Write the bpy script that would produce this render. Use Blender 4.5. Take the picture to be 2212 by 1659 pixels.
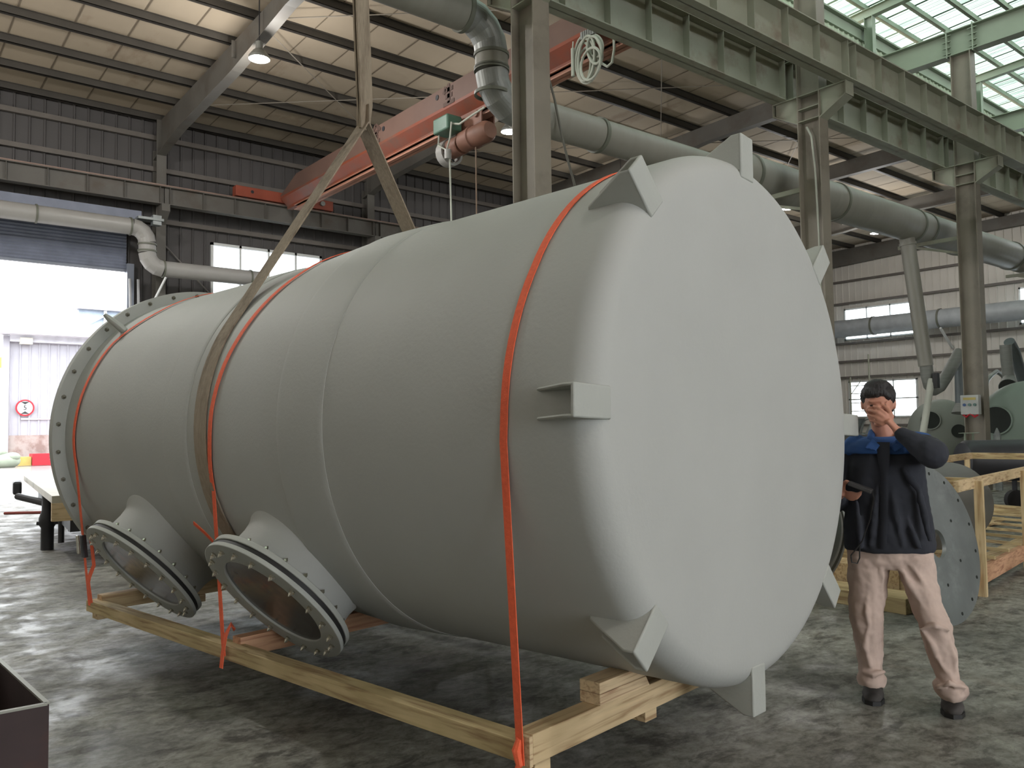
import bpy, math, random
from math import sin, cos, pi, radians
from mathutils import Vector, Matrix
V = Vector
random.seed(7)
D = bpy.data
for o in list(D.objects): D.objects.remove(o)
scene = bpy.context.scene
COL = scene.collection

# ------------------------------------------------------------------ camera, world, exposure
H = 1.5
F = 1762.0
CAM = V((0, 0, H))
YAW, PIT, ROL = radians(39.052), radians(2.8426), radians(-0.7582)
fw = V((sin(YAW)*cos(PIT), cos(YAW)*cos(PIT), sin(PIT)))
_r = V((cos(YAW), -sin(YAW), 0)); _u = _r.cross(fw)
rg = _r*cos(ROL) + _u*sin(ROL)
upv = -_r*sin(ROL) + _u*cos(ROL)
cd = D.cameras.new('camera'); cam = D.objects.new('camera', cd); COL.objects.link(cam)
cd.sensor_fit = 'HORIZONTAL'; cd.sensor_width = 36.0; cd.lens = F/2212*36.0
cd.clip_start = 0.05; cd.clip_end = 400
M3 = Matrix((rg, upv, -fw)).transposed()
cam.matrix_world = Matrix.Translation(CAM) @ M3.to_4x4()
scene.camera = cam

w = D.worlds.new('sky'); scene.world = w; w.use_nodes = True
wn = w.node_tree
bg = wn.nodes['Background']
bg.inputs[0].default_value = (0.93, 0.97, 1.0, 1); bg.inputs[1].default_value = 3.2

scene.view_settings.view_transform = 'Standard'
scene.view_settings.look = 'None'
scene.view_settings.exposure = 1.46
scene.view_settings.gamma = 1.0
scene.view_settings.use_curve_mapping = False
try:
    scene.cycles.use_denoising = True
    scene.cycles.max_bounces = 10
    scene.cycles.diffuse_bounces = 6
    scene.cycles.glossy_bounces = 3
    scene.cycles.transparent_max_bounces = 12
    scene.cycles.sample_clamp_indirect = 4
    scene.cycles.caustics_reflective = False
    scene.cycles.caustics_refractive = False
except Exception: pass

# pixel helpers: a pixel of the photograph (2212 x 1659) and one known coordinate give a place in the hall
def ray(x, y): return fw + rg*((x-1106)/F) - upv*((y-829.5)/F)
def atZ(x, y, z): d = ray(x, y); return CAM + d*((z-H)/d.z)
def atX(x, y, v): d = ray(x, y); return CAM + d*(v/d.x)
def atY(x, y, v): d = ray(x, y); return CAM + d*(v/d.y)

# ------------------------------------------------------------------ materials
def lin(c):
    return tuple(((v/255)/12.92 if v/255 <= .04045 else ((v/255+.055)/1.055)**2.4) for v in c) + (1,)
MAT = {}
def mat(name, rgb, rough=.6, metal=0.0, var=.12, scale=3.0, stretch=(1, 1, 1), bump=0.0, bscale=40, dirt=None, dscale=1.2, dlo=.5, dhi=.7, spec=.5, detail=6):
    if name in MAT: return MAT[name]
    m = D.materials.new(name); m.use_nodes = True; nt = m.node_tree; N = nt.nodes; L = nt.links
    b = N['Principled BSDF']; b.inputs['Roughness'].default_value = rough; b.inputs['Metallic'].default_value = metal
    b.inputs['Specular IOR Level'].default_value = spec
    tc = N.new('ShaderNodeTexCoord'); mp = N.new('ShaderNodeMapping'); mp.inputs['Scale'].default_value = stretch
    L.new(tc.outputs['Object'], mp.inputs[0])
    nz = N.new('ShaderNodeTexNoise'); nz.inputs['Scale'].default_value = scale; nz.inputs['Detail'].default_value = detail
    L.new(mp.outputs[0], nz.inputs[0])
    c = lin(rgb)
    rp = N.new('ShaderNodeValToRGB'); e = rp.color_ramp.elements
    e[0].position = .3; e[1].position = .7
    e[0].color = tuple(v*(1-var) for v in c[:3])+(1,); e[1].color = tuple(min(1, v*(1+var)) for v in c[:3])+(1,)
    L.new(nz.outputs[0], rp.inputs[0]); out = rp.outputs[0]
    if dirt:
        n2 = N.new('ShaderNodeTexNoise'); n2.inputs['Scale'].default_value = dscale; n2.inputs['Detail'].default_value = 8; n2.inputs['Roughness'].default_value = .65
        L.new(mp.outputs[0], n2.inputs[0])
        r2 = N.new('ShaderNodeValToRGB'); r2.color_ramp.elements[0].position = dlo; r2.color_ramp.elements[1].position = dhi
        L.new(n2.outputs[0], r2.inputs[0])
        mx = N.new('ShaderNodeMix'); mx.data_type = 'RGBA'; mx.inputs[7].default_value = lin(dirt)
        L.new(r2.outputs[0], mx.inputs[0]); L.new(out, mx.inputs[6]); out = mx.outputs[2]
    L.new(out, b.inputs['Base Color'])
    if bump:
        n3 = N.new('ShaderNodeTexNoise'); n3.inputs['Scale'].default_value = bscale; n3.inputs['Detail'].default_value = 4
        L.new(mp.outputs[0], n3.inputs[0]); bp = N.new('ShaderNodeBump'); bp.inputs['Strength'].default_value = bump; bp.inputs['Distance'].default_value = .01
        L.new(n3.outputs[0], bp.inputs['Height']); L.new(bp.outputs[0], b.inputs['Normal'])
    MAT[name] = m
    return m
def wood(name, rgb, stretch, rgb2=None):
    if name in MAT: return MAT[name]
    m = D.materials.new(name); m.use_nodes = True; nt = m.node_tree; N = nt.nodes; L = nt.links
    b = N['Principled BSDF']; b.inputs['Roughness'].default_value = .75; b.inputs['Specular IOR Level'].default_value = .25
    tc = N.new('ShaderNodeTexCoord'); mp = N.new('ShaderNodeMapping'); mp.inputs['Scale'].default_value = stretch
    L.new(tc.outputs['Object'], mp.inputs[0])
    nz = N.new('ShaderNodeTexNoise'); nz.inputs['Scale'].default_value = 16; nz.inputs['Detail'].default_value = 8; nz.inputs['Distortion'].default_value = .6
    L.new(mp.outputs[0], nz.inputs[0])
    c = lin(rgb); d = lin(rgb2) if rgb2 else tuple(v*.55 for v in c[:3])+(1,)
    rp = N.new('ShaderNodeValToRGB'); e = rp.color_ramp.elements
    e[0].position = .34; e[1].position = .5; e[0].color = d; e[1].color = c
    e2 = rp.color_ramp.elements.new(.75); e2.color = tuple(min(1, v*1.15) for v in c[:3])+(1,)
    L.new(nz.outputs[0], rp.inputs[0])
    n2 = N.new('ShaderNodeTexNoise'); n2.inputs['Scale'].default_value = 2.2; n2.inputs['Detail'].default_value = 3
    L.new(tc.outputs['Object'], n2.inputs[0])
    r2 = N.new('ShaderNodeValToRGB'); r2.color_ramp.elements[0].position = .3; r2.color_ramp.elements[0].color = (.7, .68, .62, 1); r2.color_ramp.elements[1].position = .65
    r2.color_ramp.elements[1].color = (1, 1, 1, 1)
    L.new(n2.outputs[0], r2.inputs[0])
    mx = N.new('ShaderNodeMix'); mx.data_type = 'RGBA'; mx.blend_type = 'MULTIPLY'; mx.inputs[0].default_value = 1
    L.new(rp.outputs[0], mx.inputs[6]); L.new(r2.outputs[0], mx.inputs[7]); L.new(mx.outputs[2], b.inputs['Base Color'])
    MAT[name] = m
    return m
def emis(name, rgb, s):
    m = D.materials.new(name); m.use_nodes = True; N = m.node_tree.nodes
    b = N['Principled BSDF']; b.inputs['Base Color'].default_value = lin(rgb); b.inputs['Emission Color'].default_value = lin(rgb); b.inputs['Emission Strength'].default_value = s
    MAT[name] = m
    return m

tank_m = mat('grey_gelcoat', (174, 175, 171), rough=.62, var=.03, scale=2.2, bump=.10, bscale=55, spec=.3)
tankf_m = mat('grey_gelcoat_fittings', (170, 172, 166), rough=.6, var=.04, scale=5, bump=.12, bscale=60, spec=.3)
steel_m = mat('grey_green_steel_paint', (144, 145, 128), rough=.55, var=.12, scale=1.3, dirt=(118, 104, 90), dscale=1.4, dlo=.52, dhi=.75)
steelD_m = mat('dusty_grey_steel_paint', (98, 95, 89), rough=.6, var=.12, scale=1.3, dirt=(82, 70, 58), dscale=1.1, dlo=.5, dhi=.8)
colm_m = mat('brown_grey_column_paint', (128, 121, 108), rough=.55, var=.12, scale=1.3, dirt=(104, 94, 82), dscale=1.4, dlo=.52, dhi=.75)
lsteel_m = mat('pale_green_steel_paint', (132, 142, 124), rough=.5, var=.08, scale=1.5)
purlin_m = mat('dark_purlin_steel', (64, 60, 54), rough=.6, var=.1)
roof_m = mat('cream_roof_liner', (168, 154, 134), rough=.8, var=.07, scale=.7, stretch=(1, .4, 1), dirt=(128, 104, 82), dscale=.55, dlo=.6, dhi=.78)
seam_m = mat('roof_seam_strip', (110, 98, 82), rough=.8)
wall_m = mat('pale_wall_cladding', (206, 201, 192), rough=.6, var=.05, scale=1)
wallL_m = mat('grey_wall_cladding', (78, 75, 74), rough=.6, var=.05, scale=1)
girt_m = mat('grey_wall_girt', (104, 98, 92), rough=.6)
white_m = mat('white_pvc', (214, 216, 214), rough=.4, var=.02)
duct_m = mat('grey_green_duct', (138, 136, 126), rough=.45, var=.05, scale=1.5, stretch=(6, 1, 1))
ductW_m = mat('pale_duct', (158, 156, 152), rough=.4, var=.04)
galv_m = mat('galvanised_steel', (140, 142, 138), rough=.45, metal=.35, var=.14, scale=7)
galvp_m = mat('dull_galvanised_plate', (136, 141, 140), rough=.42, metal=.35, var=.16, scale=4, dirt=(168, 172, 172), dscale=2.6, dlo=.5, dhi=.7)
clamp_m = mat('duct_clamp', (104, 106, 94), rough=.5)
orange_m = mat('orange_crane_paint', (134, 66, 44), rough=.5, var=.12, scale=1.4, dirt=(108, 80, 68), dscale=1.2, dlo=.42, dhi=.7)
orangeT_m = mat('dusty_orange_crane_paint', (104, 80, 70), rough=.6, var=.1, scale=1.4)
charm = mat('faded_grey_lettering', (84, 64, 56), rough=.7)
strap_m = mat('orange_webbing', (238, 104, 66), rough=.75, var=.08, scale=60, stretch=(1, 1, 1), bump=.2, bscale=220)
sling_m = mat('worn_beige_webbing', (150, 136, 118), rough=.9, var=.16, scale=30, stretch=(3, 3, .5), bump=.35, bscale=160, dirt=(96, 82, 66), dscale=3, dlo=.5, dhi=.75)
black_m = mat('black_rubber', (34, 33, 33), rough=.6, var=.1)
dark_m = mat('dark_painted_steel', (46, 46, 50), rough=.5, var=.15)
bolt_m = mat('zinc_bolt', (190, 186, 172), rough=.25, metal=.9, var=.05)
rust_m = mat('dark_rusty_steel', (58, 44, 44), rough=.7, var=.2, scale=4, dirt=(84, 50, 42), dscale=3, dlo=.5, dhi=.75)
rim_m = mat('bare_cut_steel_edge', (150, 150, 140), rough=.5, metal=.3)
skin_m = mat('skin', (190, 134, 112), rough=.55, var=.06, scale=9)
hair_m = mat('black_hair', (32, 28, 28), rough=.6, var=.3, scale=60, stretch=(1, 1, .3), bump=.6, bscale=120)
jack_m = mat('navy_black_work_cloth', (44, 46, 54), rough=.9, var=.18, scale=4, bump=.3, bscale=9)
yoke_m = mat('blue_work_cloth', (46, 82, 138), rough=.9, var=.12, scale=5, bump=.2, bscale=12)
pants_m = mat('beige_trouser_cloth', (196, 174, 162), rough=.9, var=.08, scale=3, bump=.5, bscale=7, dirt=(140, 120, 112), dscale=2.5, dlo=.5, dhi=.8)
shoe_m = mat('dusty_black_shoe', (66, 62, 60), rough=.8, var=.25, scale=12)
green_m = mat('green_motor_paint', (76, 110, 92), rough=.4)
brownst_m = mat('brown_hoist_paint', (120, 82, 66), rough=.6, var=.2)
vessel_m = mat('pale_green_gelcoat', (122, 136, 124), rough=.5, var=.05, scale=1)
vesselg_m = mat('pale_grey_gelcoat', (126, 130, 122), rough=.55, var=.05, scale=1)
hole_m = mat('dark_opening', (38, 42, 38), rough=.9)
cable_m = mat('pale_grey_cable', (176, 178, 166), rough=.6)
flex_m = mat('grey_flex_hose', (128, 130, 124), rough=.6, var=.1, stretch=(1, 1, 8))
WX = wood('pine_grain_across', (214, 190, 152), (.16, 2.6, 2.6), (176, 146, 112))
WY = wood('pine_grain_along', (204, 184, 142), (2.6, .16, 2.6), (164, 138, 104))
WR = wood('reddish_grain_across', (208, 164, 132), (.16, 2.6, 2.6), (172, 124, 98))
WZ = wood('pine_grain_upright', (216, 194, 154), (2.6, 2.6, .16), (184, 156, 118))
block_m = wood('laminated_block', (218, 194, 158), (.2, 2.6, 4), (184, 152, 122))
brick_m = mat('stained_plinth', (150, 138, 133), rough=.8, var=.12, scale=2, dirt=(122, 102, 96), dscale=2, dlo=.42, dhi=.62)
yardw_m = mat('white_yard_cladding', (152, 150, 157), rough=.5, var=.03)
red_m = mat('red_paint', (170, 28, 40), rough=.5, var=.04)
yellow_m = mat('yellow_paint', (170, 150, 84), rough=.5)
signw_m = mat('sign_white', (180, 180, 180), rough=.4, var=.01)
signb_m = mat('sign_black', (40, 40, 40), rough=.5)
sack_m = mat('pale_green_sack', (130, 138, 122), rough=.9, var=.1)
acry = D.materials.new('sight_glass'); acry.use_nodes = True
_b = acry.node_tree.nodes['Principled BSDF']; _b.inputs['Base Color'].default_value = lin((74, 70, 68)); _b.inputs['Roughness'].default_value = .12
_n = acry.node_tree.nodes.new('ShaderNodeTexNoise'); _n.inputs['Scale'].default_value = 9; _rr = acry.node_tree.nodes.new('ShaderNodeMapRange')
_rr.inputs[3].default_value = .08; _rr.inputs[4].default_value = .35
acry.node_tree.links.new(_n.outputs[0], _rr.inputs[0]); acry.node_tree.links.new(_rr.outputs[0], _b.inputs['Roughness'])

def pane_material(name, tint, dens, rough_mix, st=None):
    m = D.materials.new(name); m.use_nodes = True; nt = m.node_tree; N = nt.nodes; L = nt.links
    for n in list(N):
        if n.type == 'BSDF_PRINCIPLED': N.remove(n)
    out = [n for n in N if n.type == 'OUTPUT_MATERIAL'][0]
    tr = N.new('ShaderNodeBsdfTransparent'); tl = N.new('ShaderNodeBsdfTranslucent'); mx = N.new('ShaderNodeMixShader')
    nz = N.new('ShaderNodeTexNoise'); nz.inputs['Scale'].default_value = 1.7; nz.inputs['Detail'].default_value = 8
    tc = N.new('ShaderNodeTexCoord'); mp = N.new('ShaderNodeMapping'); mp.inputs['Scale'].default_value = st or (1, 1, 1); L.new(tc.outputs['Object'], mp.inputs[0]); L.new(mp.outputs[0], nz.inputs[0])
    rp = N.new('ShaderNodeValToRGB'); rp.color_ramp.elements[0].position = .35; rp.color_ramp.elements[1].position = .65
    t = lin(tint)
    rp.color_ramp.elements[0].color = tuple(v*dens for v in t[:3])+(1,); rp.color_ramp.elements[1].color = t
    L.new(nz.outputs[0], rp.inputs[0]); L.new(rp.outputs[0], tr.inputs[0]); L.new(rp.outputs[0], tl.inputs[0])
    mx.inputs[0].default_value = rough_mix
    L.new(tr.outputs[0], mx.inputs[1]); L.new(tl.outputs[0], mx.inputs[2]); L.new(mx.outputs[0], out.inputs[0])
    MAT[name] = m
    return m
sheet_m = pane_material('translucent_green_roof_sheet', (147, 163, 151), .34, .35, (7, .22, 1))
glass_m = pane_material('dusty_window_glass', (240, 244, 246), .95, .15)

def floor_material():
    m = D.materials.new('stained_workshop_floor'); m.use_nodes = True; nt = m.node_tree; N = nt.nodes; L = nt.links
    b = N['Principled BSDF']
    tc = N.new('ShaderNodeTexCoord')
    def noise(s, det=8, ro=.6, st=None, dist=0):
        n = N.new('ShaderNodeTexNoise'); n.inputs['Scale'].default_value = s; n.inputs['Detail'].default_value = det; n.inputs['Roughness'].default_value = ro; n.inputs['Distortion'].default_value = dist
        if st:
            mp = N.new('ShaderNodeMapping'); mp.inputs['Scale'].default_value = st[0]; mp.inputs['Rotation'].default_value = (0, 0, st[1]); L.new(tc.outputs['Object'], mp.inputs[0]); L.new(mp.outputs[0], n.inputs[0])
        else: L.new(tc.outputs['Object'], n.inputs[0])
        return n
    def ramp(n, stops):
        r = N.new('ShaderNodeValToRGB'); r.color_ramp.elements[0].position = stops[0][0]; r.color_ramp.elements[0].color = stops[0][1]
        r.color_ramp.elements[1].position = stops[-1][0]; r.color_ramp.elements[1].color = stops[-1][1]
        for p, c in stops[1:-1]: e = r.color_ramp.elements.new(p); e.color = c
        L.new(n.outputs[0], r.inputs[0]); return r
    n1 = noise(.9, 10, .7, dist=.5); base = ramp(n1, [(.32, lin((112, 111, 104))), (.5, lin((146, 145, 137))), (.68, lin((166, 165, 156)))])
    n2 = noise(3.2, 10, .72, ((1, 1.9, 1), .6), .4); g = (0, 0, 0, 1); wv = (1, 1, 1, 1)
    dk = ramp(n2, [(.50, g), (.60, wv)])
    mx = N.new('ShaderNodeMix'); mx.data_type = 'RGBA'; mx.inputs[7].default_value = lin((92, 88, 82))
    sc = N.new('ShaderNodeMath'); sc.operation = 'MULTIPLY'; sc.inputs[1].default_value = .9; L.new(dk.outputs[0], sc.inputs[0])
    L.new(sc.outputs[0], mx.inputs[0]); L.new(base.outputs[0], mx.inputs[6])
    n3 = noise(1.1, 6, .6, ((1, .5, 1), 1.2)); br = ramp(n3, [(.60, g), (.76, wv)])
    m2 = N.new('ShaderNodeMix'); m2.data_type = 'RGBA'; m2.inputs[7].default_value = lin((128, 104, 84)); s2 = N.new('ShaderNodeMath'); s2.operation = 'MULTIPLY'; s2.inputs[1].default_value = .5
    L.new(br.outputs[0], s2.inputs[0]); L.new(s2.outputs[0], m2.inputs[0]); L.new(mx.outputs[2], m2.inputs[6])
    n7 = noise(11, 8, .75, ((1, 1.3, 1), .4), .3); mo = ramp(n7, [(.36, lin((168, 166, 160))), (.62, (1, 1, 1, 1))])
    m5 = N.new('ShaderNodeMix'); m5.data_type = 'RGBA'; m5.blend_type = 'MULTIPLY'; m5.inputs[0].default_value = 1
    L.new(m2.outputs[2], m5.inputs[6]); L.new(mo.outputs[0], m5.inputs[7]); m2 = m5
    # pale scuffs
    n4 = noise(9, 6, .7, ((.25, 1.6, 1), .9), .8); sf = ramp(n4, [(.66, g), (.74, wv)])
    m3 = N.new('ShaderNodeMix'); m3.data_type = 'RGBA'; m3.inputs[7].default_value = lin((160, 162, 152)); s3 = N.new('ShaderNodeMath'); s3.operation = 'MULTIPLY'; s3.inputs[1].default_value = .4
    L.new(sf.outputs[0], s3.inputs[0]); L.new(s3.outputs[0], m3.inputs[0]); L.new(m2.outputs[2], m3.inputs[6])
    L.new(m3.outputs[2], b.inputs['Base Color'])
    n5 = noise(2.6, 8, .7, dist=.4); rr = ramp(n5, [(.40, (.38, .38, .38, 1)), (.62, (.8, .8, .8, 1))])
    L.new(rr.outputs[0], b.inputs['Roughness'])
    n6 = noise(14, 5, .6); bp = N.new('ShaderNodeBump'); bp.inputs['Strength'].default_value = .12; bp.inputs['Distance'].default_value = .01
    L.new(n6.outputs[0], bp.inputs['Height']); L.new(bp.outputs[0], b.inputs['Normal'])
    b.inputs['Specular IOR Level'].default_value = .4
    return m
floor_m = floor_material()

# ------------------------------------------------------------------ mesh builder
class MB:
    def __init__(s): s.v = []; s.f = []
    def add(s, vs, fs):
        n = len(s.v); s.v += [V(p) for p in vs]; s.f += [tuple(i+n for i in f) for f in fs]; return s
    def box(s, lo, hi):
        x0, y0, z0 = lo; x1, y1, z1 = hi
        return s.add([(x0, y0, z0), (x1, y0, z0), (x1, y1, z0), (x0, y1, z0), (x0, y0, z1), (x1, y0, z1), (x1, y1, z1), (x0, y1, z1)],
                     [(0, 3, 2, 1), (4, 5, 6, 7), (0, 1, 5, 4), (1, 2, 6, 5), (2, 3, 7, 6), (3, 0, 4, 7)])
    def bar(s, a, b, w_, h_, up=(0, 0, 1)):
        a = V(a); b = V(b); d = (b-a).normalized(); u = V(up)
        if abs(d.dot(u)) > .99: u = V((0, 1, 0))
        x = d.cross(u).normalized(); z = x.cross(d).normalized()
        P = []
        for p in (a, b):
            for i, j in ((-1, -1), (1, -1), (1, 1), (-1, 1)): P.append(p + x*(i*w_/2) + z*(j*h_/2))
        return s.add(P, [(0, 1, 2, 3), (7, 6, 5, 4), (0, 4, 5, 1), (1, 5, 6, 2), (2, 6, 7, 3), (3, 7, 4, 0)])
    def rings(s, R, closed=False, cap=True):
        n = len(R[0]); base = len(s.v)
        for r in R: s.v += [V(p) for p in r]
        m = len(R)
        for i in range(m if closed else m-1):
            a = base+i*n; b = base+((i+1) % m)*n
            for k in range(n): s.f.append((a+k, a+(k+1) % n, b+(k+1) % n, b+k))
        if cap and not closed:
            s.f.append(tuple(base+k for k in reversed(range(n)))); s.f.append(tuple(base+(m-1)*n+k for k in range(n)))
        return s
    def tube(s, path, r, seg=12, closed=False, cap=True, ry=None):
        P = [V(p) for p in path]; n = len(P); R = []
        rad = r if isinstance(r, (list, tuple)) else [r]*n
        prev = None
        for i, p in enumerate(P):
            if closed: t = (P[(i+1) % n]-P[i-1]).normalized()
            else: t = (P[min(i+1, n-1)]-P[max(i-1, 0)]).normalized()
            if prev is None:
                ref = V((0, 0, 1)) if abs(t.z) < .9 else V((1, 0, 0)); x = t.cross(ref).normalized()
            else:
                x = (prev - t*prev.dot(t)).normalized()
            prev = x; y = t.cross(x)
            q = rad[i]; q2 = q if ry is None else (ry[i] if isinstance(ry, (list, tuple)) else ry)
            R.append([p + x*(q*cos(2*pi*k/seg)) + y*(q2*sin(2*pi*k/seg)) for k in range(seg)])
        return s.rings(R, closed, cap)
    def cyl(s, a, b, r, r2=None, seg=16): return s.tube([a, b], [r, r if r2 is None else r2], seg)
    def lathe(s, prof, o, ax, seg=48, cap=True, closed=False):
        # prof: (distance along axis, radius)
        o = V(o); ax = V(ax).normalized(); ref = V((0, 0, 1)) if abs(ax.z) < .9 else V((1, 0, 0)); x = ax.cross(ref).normalized(); y = ax.cross(x)
        R = [[o+ax*t+x*(r*cos(2*pi*k/seg))+y*(r*sin(2*pi*k/seg)) for k in range(seg)] for t, r in prof]
        return s.rings(R, closed, cap)
    def prism(s, poly, off):
        off = V(off); n = len(poly); P = [V(p) for p in poly]
        return s.add(P+[p+off for p in P], [tuple(reversed(range(n))), tuple(range(n, 2*n))] + [(i, (i+1) % n, n+(i+1) % n, n+i) for i in range(n)])
    def ribbon(s, pts, wd, w_, th, nrm=None):
        # flat strap: pts, width direction per point, width, thickness
        P = [V(p) for p in pts]; n = len(P); R = []
        for i, p in enumerate(P):
            t = (P[min(i+1, n-1)]-P[max(i-1, 0)]).normalized(); a = V(wd[i]); a = (a-t*a.dot(t)).normalized(); q = t.cross(a)
            ww = w_[i] if isinstance(w_, (list, tuple)) else w_
            R.append([p-a*ww/2-q*th/2, p+a*ww/2-q*th/2, p+a*ww/2+q*th/2, p-a*ww/2+q*th/2])
        return s.rings(R)
    def ell(s, c, r, seg=16, rg_=10, rot=None):
        c = V(c); R = []
        for i in range(rg_+1):
            a = -pi/2+pi*(i+.0001)/(rg_+.0002); ring = []
            for k in range(seg):
                p = V((r[0]*cos(a)*cos(2*pi*k/seg), r[1]*cos(a)*sin(2*pi*k/seg), r[2]*sin(a)))
                if rot: p = rot @ p
                ring.append(c+p)
            R.append(ring)
        return s.rings(R)
def wmat(o):
    m = o.matrix_basis.copy()
    while o.parent: o = o.parent; m = o.matrix_basis @ m
    return m
def obj(name, mb, m, parent=None, smooth=True, local=False, ang=35, bevel=0):
    me = D.meshes.new(name); inv = None
    if parent is not None and not local: inv = wmat(parent).inverted()
    vs = [(inv @ p if inv else p) for p in mb.v]
    me.from_pydata([tuple(p) for p in vs], [], mb.f); me.validate(); me.update()
    if m: me.materials.append(m)
    o = D.objects.new(name, me); COL.objects.link(o)
    if parent is not None: o.parent = parent
    if smooth:
        for p in me.polygons: p.use_smooth = True
        try: me.set_sharp_from_angle(angle=radians(ang))
        except Exception: pass
    if bevel:
        b = o.modifiers.new('bevel', 'BEVEL'); b.width = bevel; b.segments = 2; b.limit_method = 'ANGLE'; b.angle_limit = radians(40)
    return o
def tag(o, label=None, cat=None, group=None, kind=None):
    if label: o['label'] = label
    if cat: o['category'] = cat
    if group: o['group'] = group
    if kind: o['kind'] = kind
    return o
def thing(name, label, cat, loc=(0, 0, 0), group=None, mtx=None):
    o = D.objects.new(name, None); COL.objects.link(o); o.empty_display_size = .1
    if mtx is not None: o.matrix_basis = mtx
    else: o.location = loc
    return tag(o, label, cat, group)
def dup(root, loc=None, label=None, mtx=None):
    r = root.copy(); COL.objects.link(r)
    if mtx is not None: r.matrix_basis = mtx
    elif loc is not None: r.location = loc
    if label: r['label'] = label
    for ch in [c for c in D.objects if c.parent == root]:
        c = ch.copy(); COL.objects.link(c); c.parent = r
        for g in [q for q in D.objects if q.parent == ch]:
            d = g.copy(); COL.objects.link(d); d.parent = c
    return r
def struct(name, mb, m, parent=None, **k):
    o = obj(name, mb, m, parent, **k)
    if parent is None: o['kind'] = 'structure'
    return o
def cpart(src, parent, loc=None, mtx=None):
    c = src.copy(); COL.objects.link(c); c.parent = parent
    if mtx is not None: c.matrix_basis = mtx
    if loc is not None: c.location = loc
    return c

# ------------------------------------------------------------------ setting: floor, yard, walls, roof
XE, YW, YR, XB = 36.6, 22.2, -12.0, -9.0
struct('floor', MB().box((XB, YR, -.2), (XE, YW+.2, 0)), floor_m)
yard_m = mat('wet_yard_concrete', (140, 134, 132), rough=.18, var=.1, scale=.8)
struct('ground', MB().box((-40, YW+.2, -.2), (80, 90, -.02)), yard_m)

def corr(mb, axis, fix, u0, u1, z0, ztop, openings=(), pitch=.32, dep=.035, rib=.07, sgn=1):
    us = set([u0, u1])
    u = u0
    while u < u1:
        for q in (u, u+rib*.3, u+rib*.7, u+rib): us.add(round(q, 4))
        u += pitch
    for (a, b, c, d) in openings: us.add(a); us.add(b)
    us = sorted(x for x in us if u0 <= x <= u1)
    def off(u):
        t = (u-u0) % pitch
        if abs(t-pitch) < 1e-3: t = 0
        if t < rib*.3: return dep*t/(rib*.3)
        if t < rib*.7+1e-4: return dep
        if t < rib: return dep*(rib-t)/(rib*.3)
        return 0
    zt = ztop if callable(ztop) else (lambda u: ztop)
    def P(u, z): o = fix+sgn*off(u); return (u, o, z) if axis == 'x' else (o, u, z)
    for a, b in zip(us, us[1:]):
        if b-a < 1e-5: continue
        m_ = (a+b)/2; cuts = [(z0, None)]
        ops = sorted((c, d) for (p, q, c, d) in openings if p <= m_ <= q)
        z = z0
        for c, d in ops:
            if c > z: mb.add([P(a, z), P(b, z), P(b, c), P(a, c)], [(0, 1, 2, 3)])
            z = d
        mb.add([P(a, z), P(b, z), P(b, zt(b)), P(a, zt(a))], [(0, 1, 2, 3)])
    return mb
def zp(y): return 9.50+.022*(22-y)      # underside of the purlins
door = (-2.5, 5.36, 0, 5.55)
winL = (7.5, 10.75, 4.5, 6.55)
mb = corr(MB(), 'x', YW, XB, XE, 0, 9.75, [door, winL], sgn=-1)
struct('wall_left', mb, wallL_m, smooth=False)
winE = [(16.65, 19.95, 5.25, 6.75), (16.65, 19.85, 1.6, 3.32), (9.2, 12.5, 5.25, 6.75), (9.2, 12.4, 1.6, 3.32), (2.0, 5.3, 5.25, 6.75), (2.0, 5.2, 1.6, 3.32)]
mb = corr(MB(), 'y', XE, YR, YW, 0, 9.9, winE, sgn=-1)
struct('wall_end', mb, wall_m, smooth=False)
# side of the hall behind the camera and short side to the left: plain cladding with door openings
struct('wall_right', corr(MB(), 'x', YR, XB, XE, 0, 9.9, [(-2, 6.0, 0, 4.6)], pitch=1.2), wall_m, smooth=False)
struct('wall_front', corr(MB(), 'y', XB, YR, YW, 0, 9.9, [], pitch=1.2), wall_m, smooth=False)

def window(n, axis, fix, op, cols, rows, d=.08):
    a, b, c, e = op; fr = MB(); B = lambda u0, u1, z0, z1: fr.box((u0, fix-d, z0), (u1, fix+d*.4, z1)) if axis == 'x' else fr.box((fix-d, u0, z0), (fix+d*.4, u1, z1))
    B(a, b, c, c+.07); B(a, b, e-.07, e); B(a, a+.07, c, e); B(b-.07, b, c, e)
    for i in range(1, cols): u = a+(b-a)*i/cols; B(u-.03, u+.03, c, e)
    for i in range(1, rows): z = c+(e-c)*i/rows; B(a, b, z-.03, z+.03)
    f = struct('window_%d' % n, fr, white_m, smooth=False)
    g = MB(); q = fix-.01
    if axis == 'x': g.box((a, q, c), (b, q+.006, e))
    else: g.box((q, a, c), (q+.006, b, e))
    obj('window_pane', g, glass_m, f, smooth=False)
window(1, 'x', YW, winL, 4, 2)
for i, op in enumerate(winE): window(i+2, 'y', XE, op, 3, 1 if op[2] > 4 else 2)

# roller shutter above the doorway and the frame of the doorway
fr = MB().box((5.36, YW-.22, 0), (5.52, YW+.05, 5.7)).box((-2.6, YW-.12, 5.5), (5.4, YW-.02, 5.56))
dr = struct('door_1', fr, mat('blue_grey_door_frame', (132, 138, 150), rough=.5), smooth=False)
sl = MB(); z = 5.56
while z < 6.5:
    sl.prism([(-2.5, YW-.10, z), (-2.5, YW-.125, z+.04), (-2.5, YW-.10, z+.08)], (7.86, 0, 0)); z += .08
obj('shutter', sl, mat('grey_blue_shutter', (124, 130, 146), rough=.5), dr, smooth=False)
obj('shutter_box', MB().box((-2.6, YW-.55, 6.5), (5.6, YW-.05, 7.0)), mat('grey_blue_shutter', (124, 130, 146)), dr, smooth=False)

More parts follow.
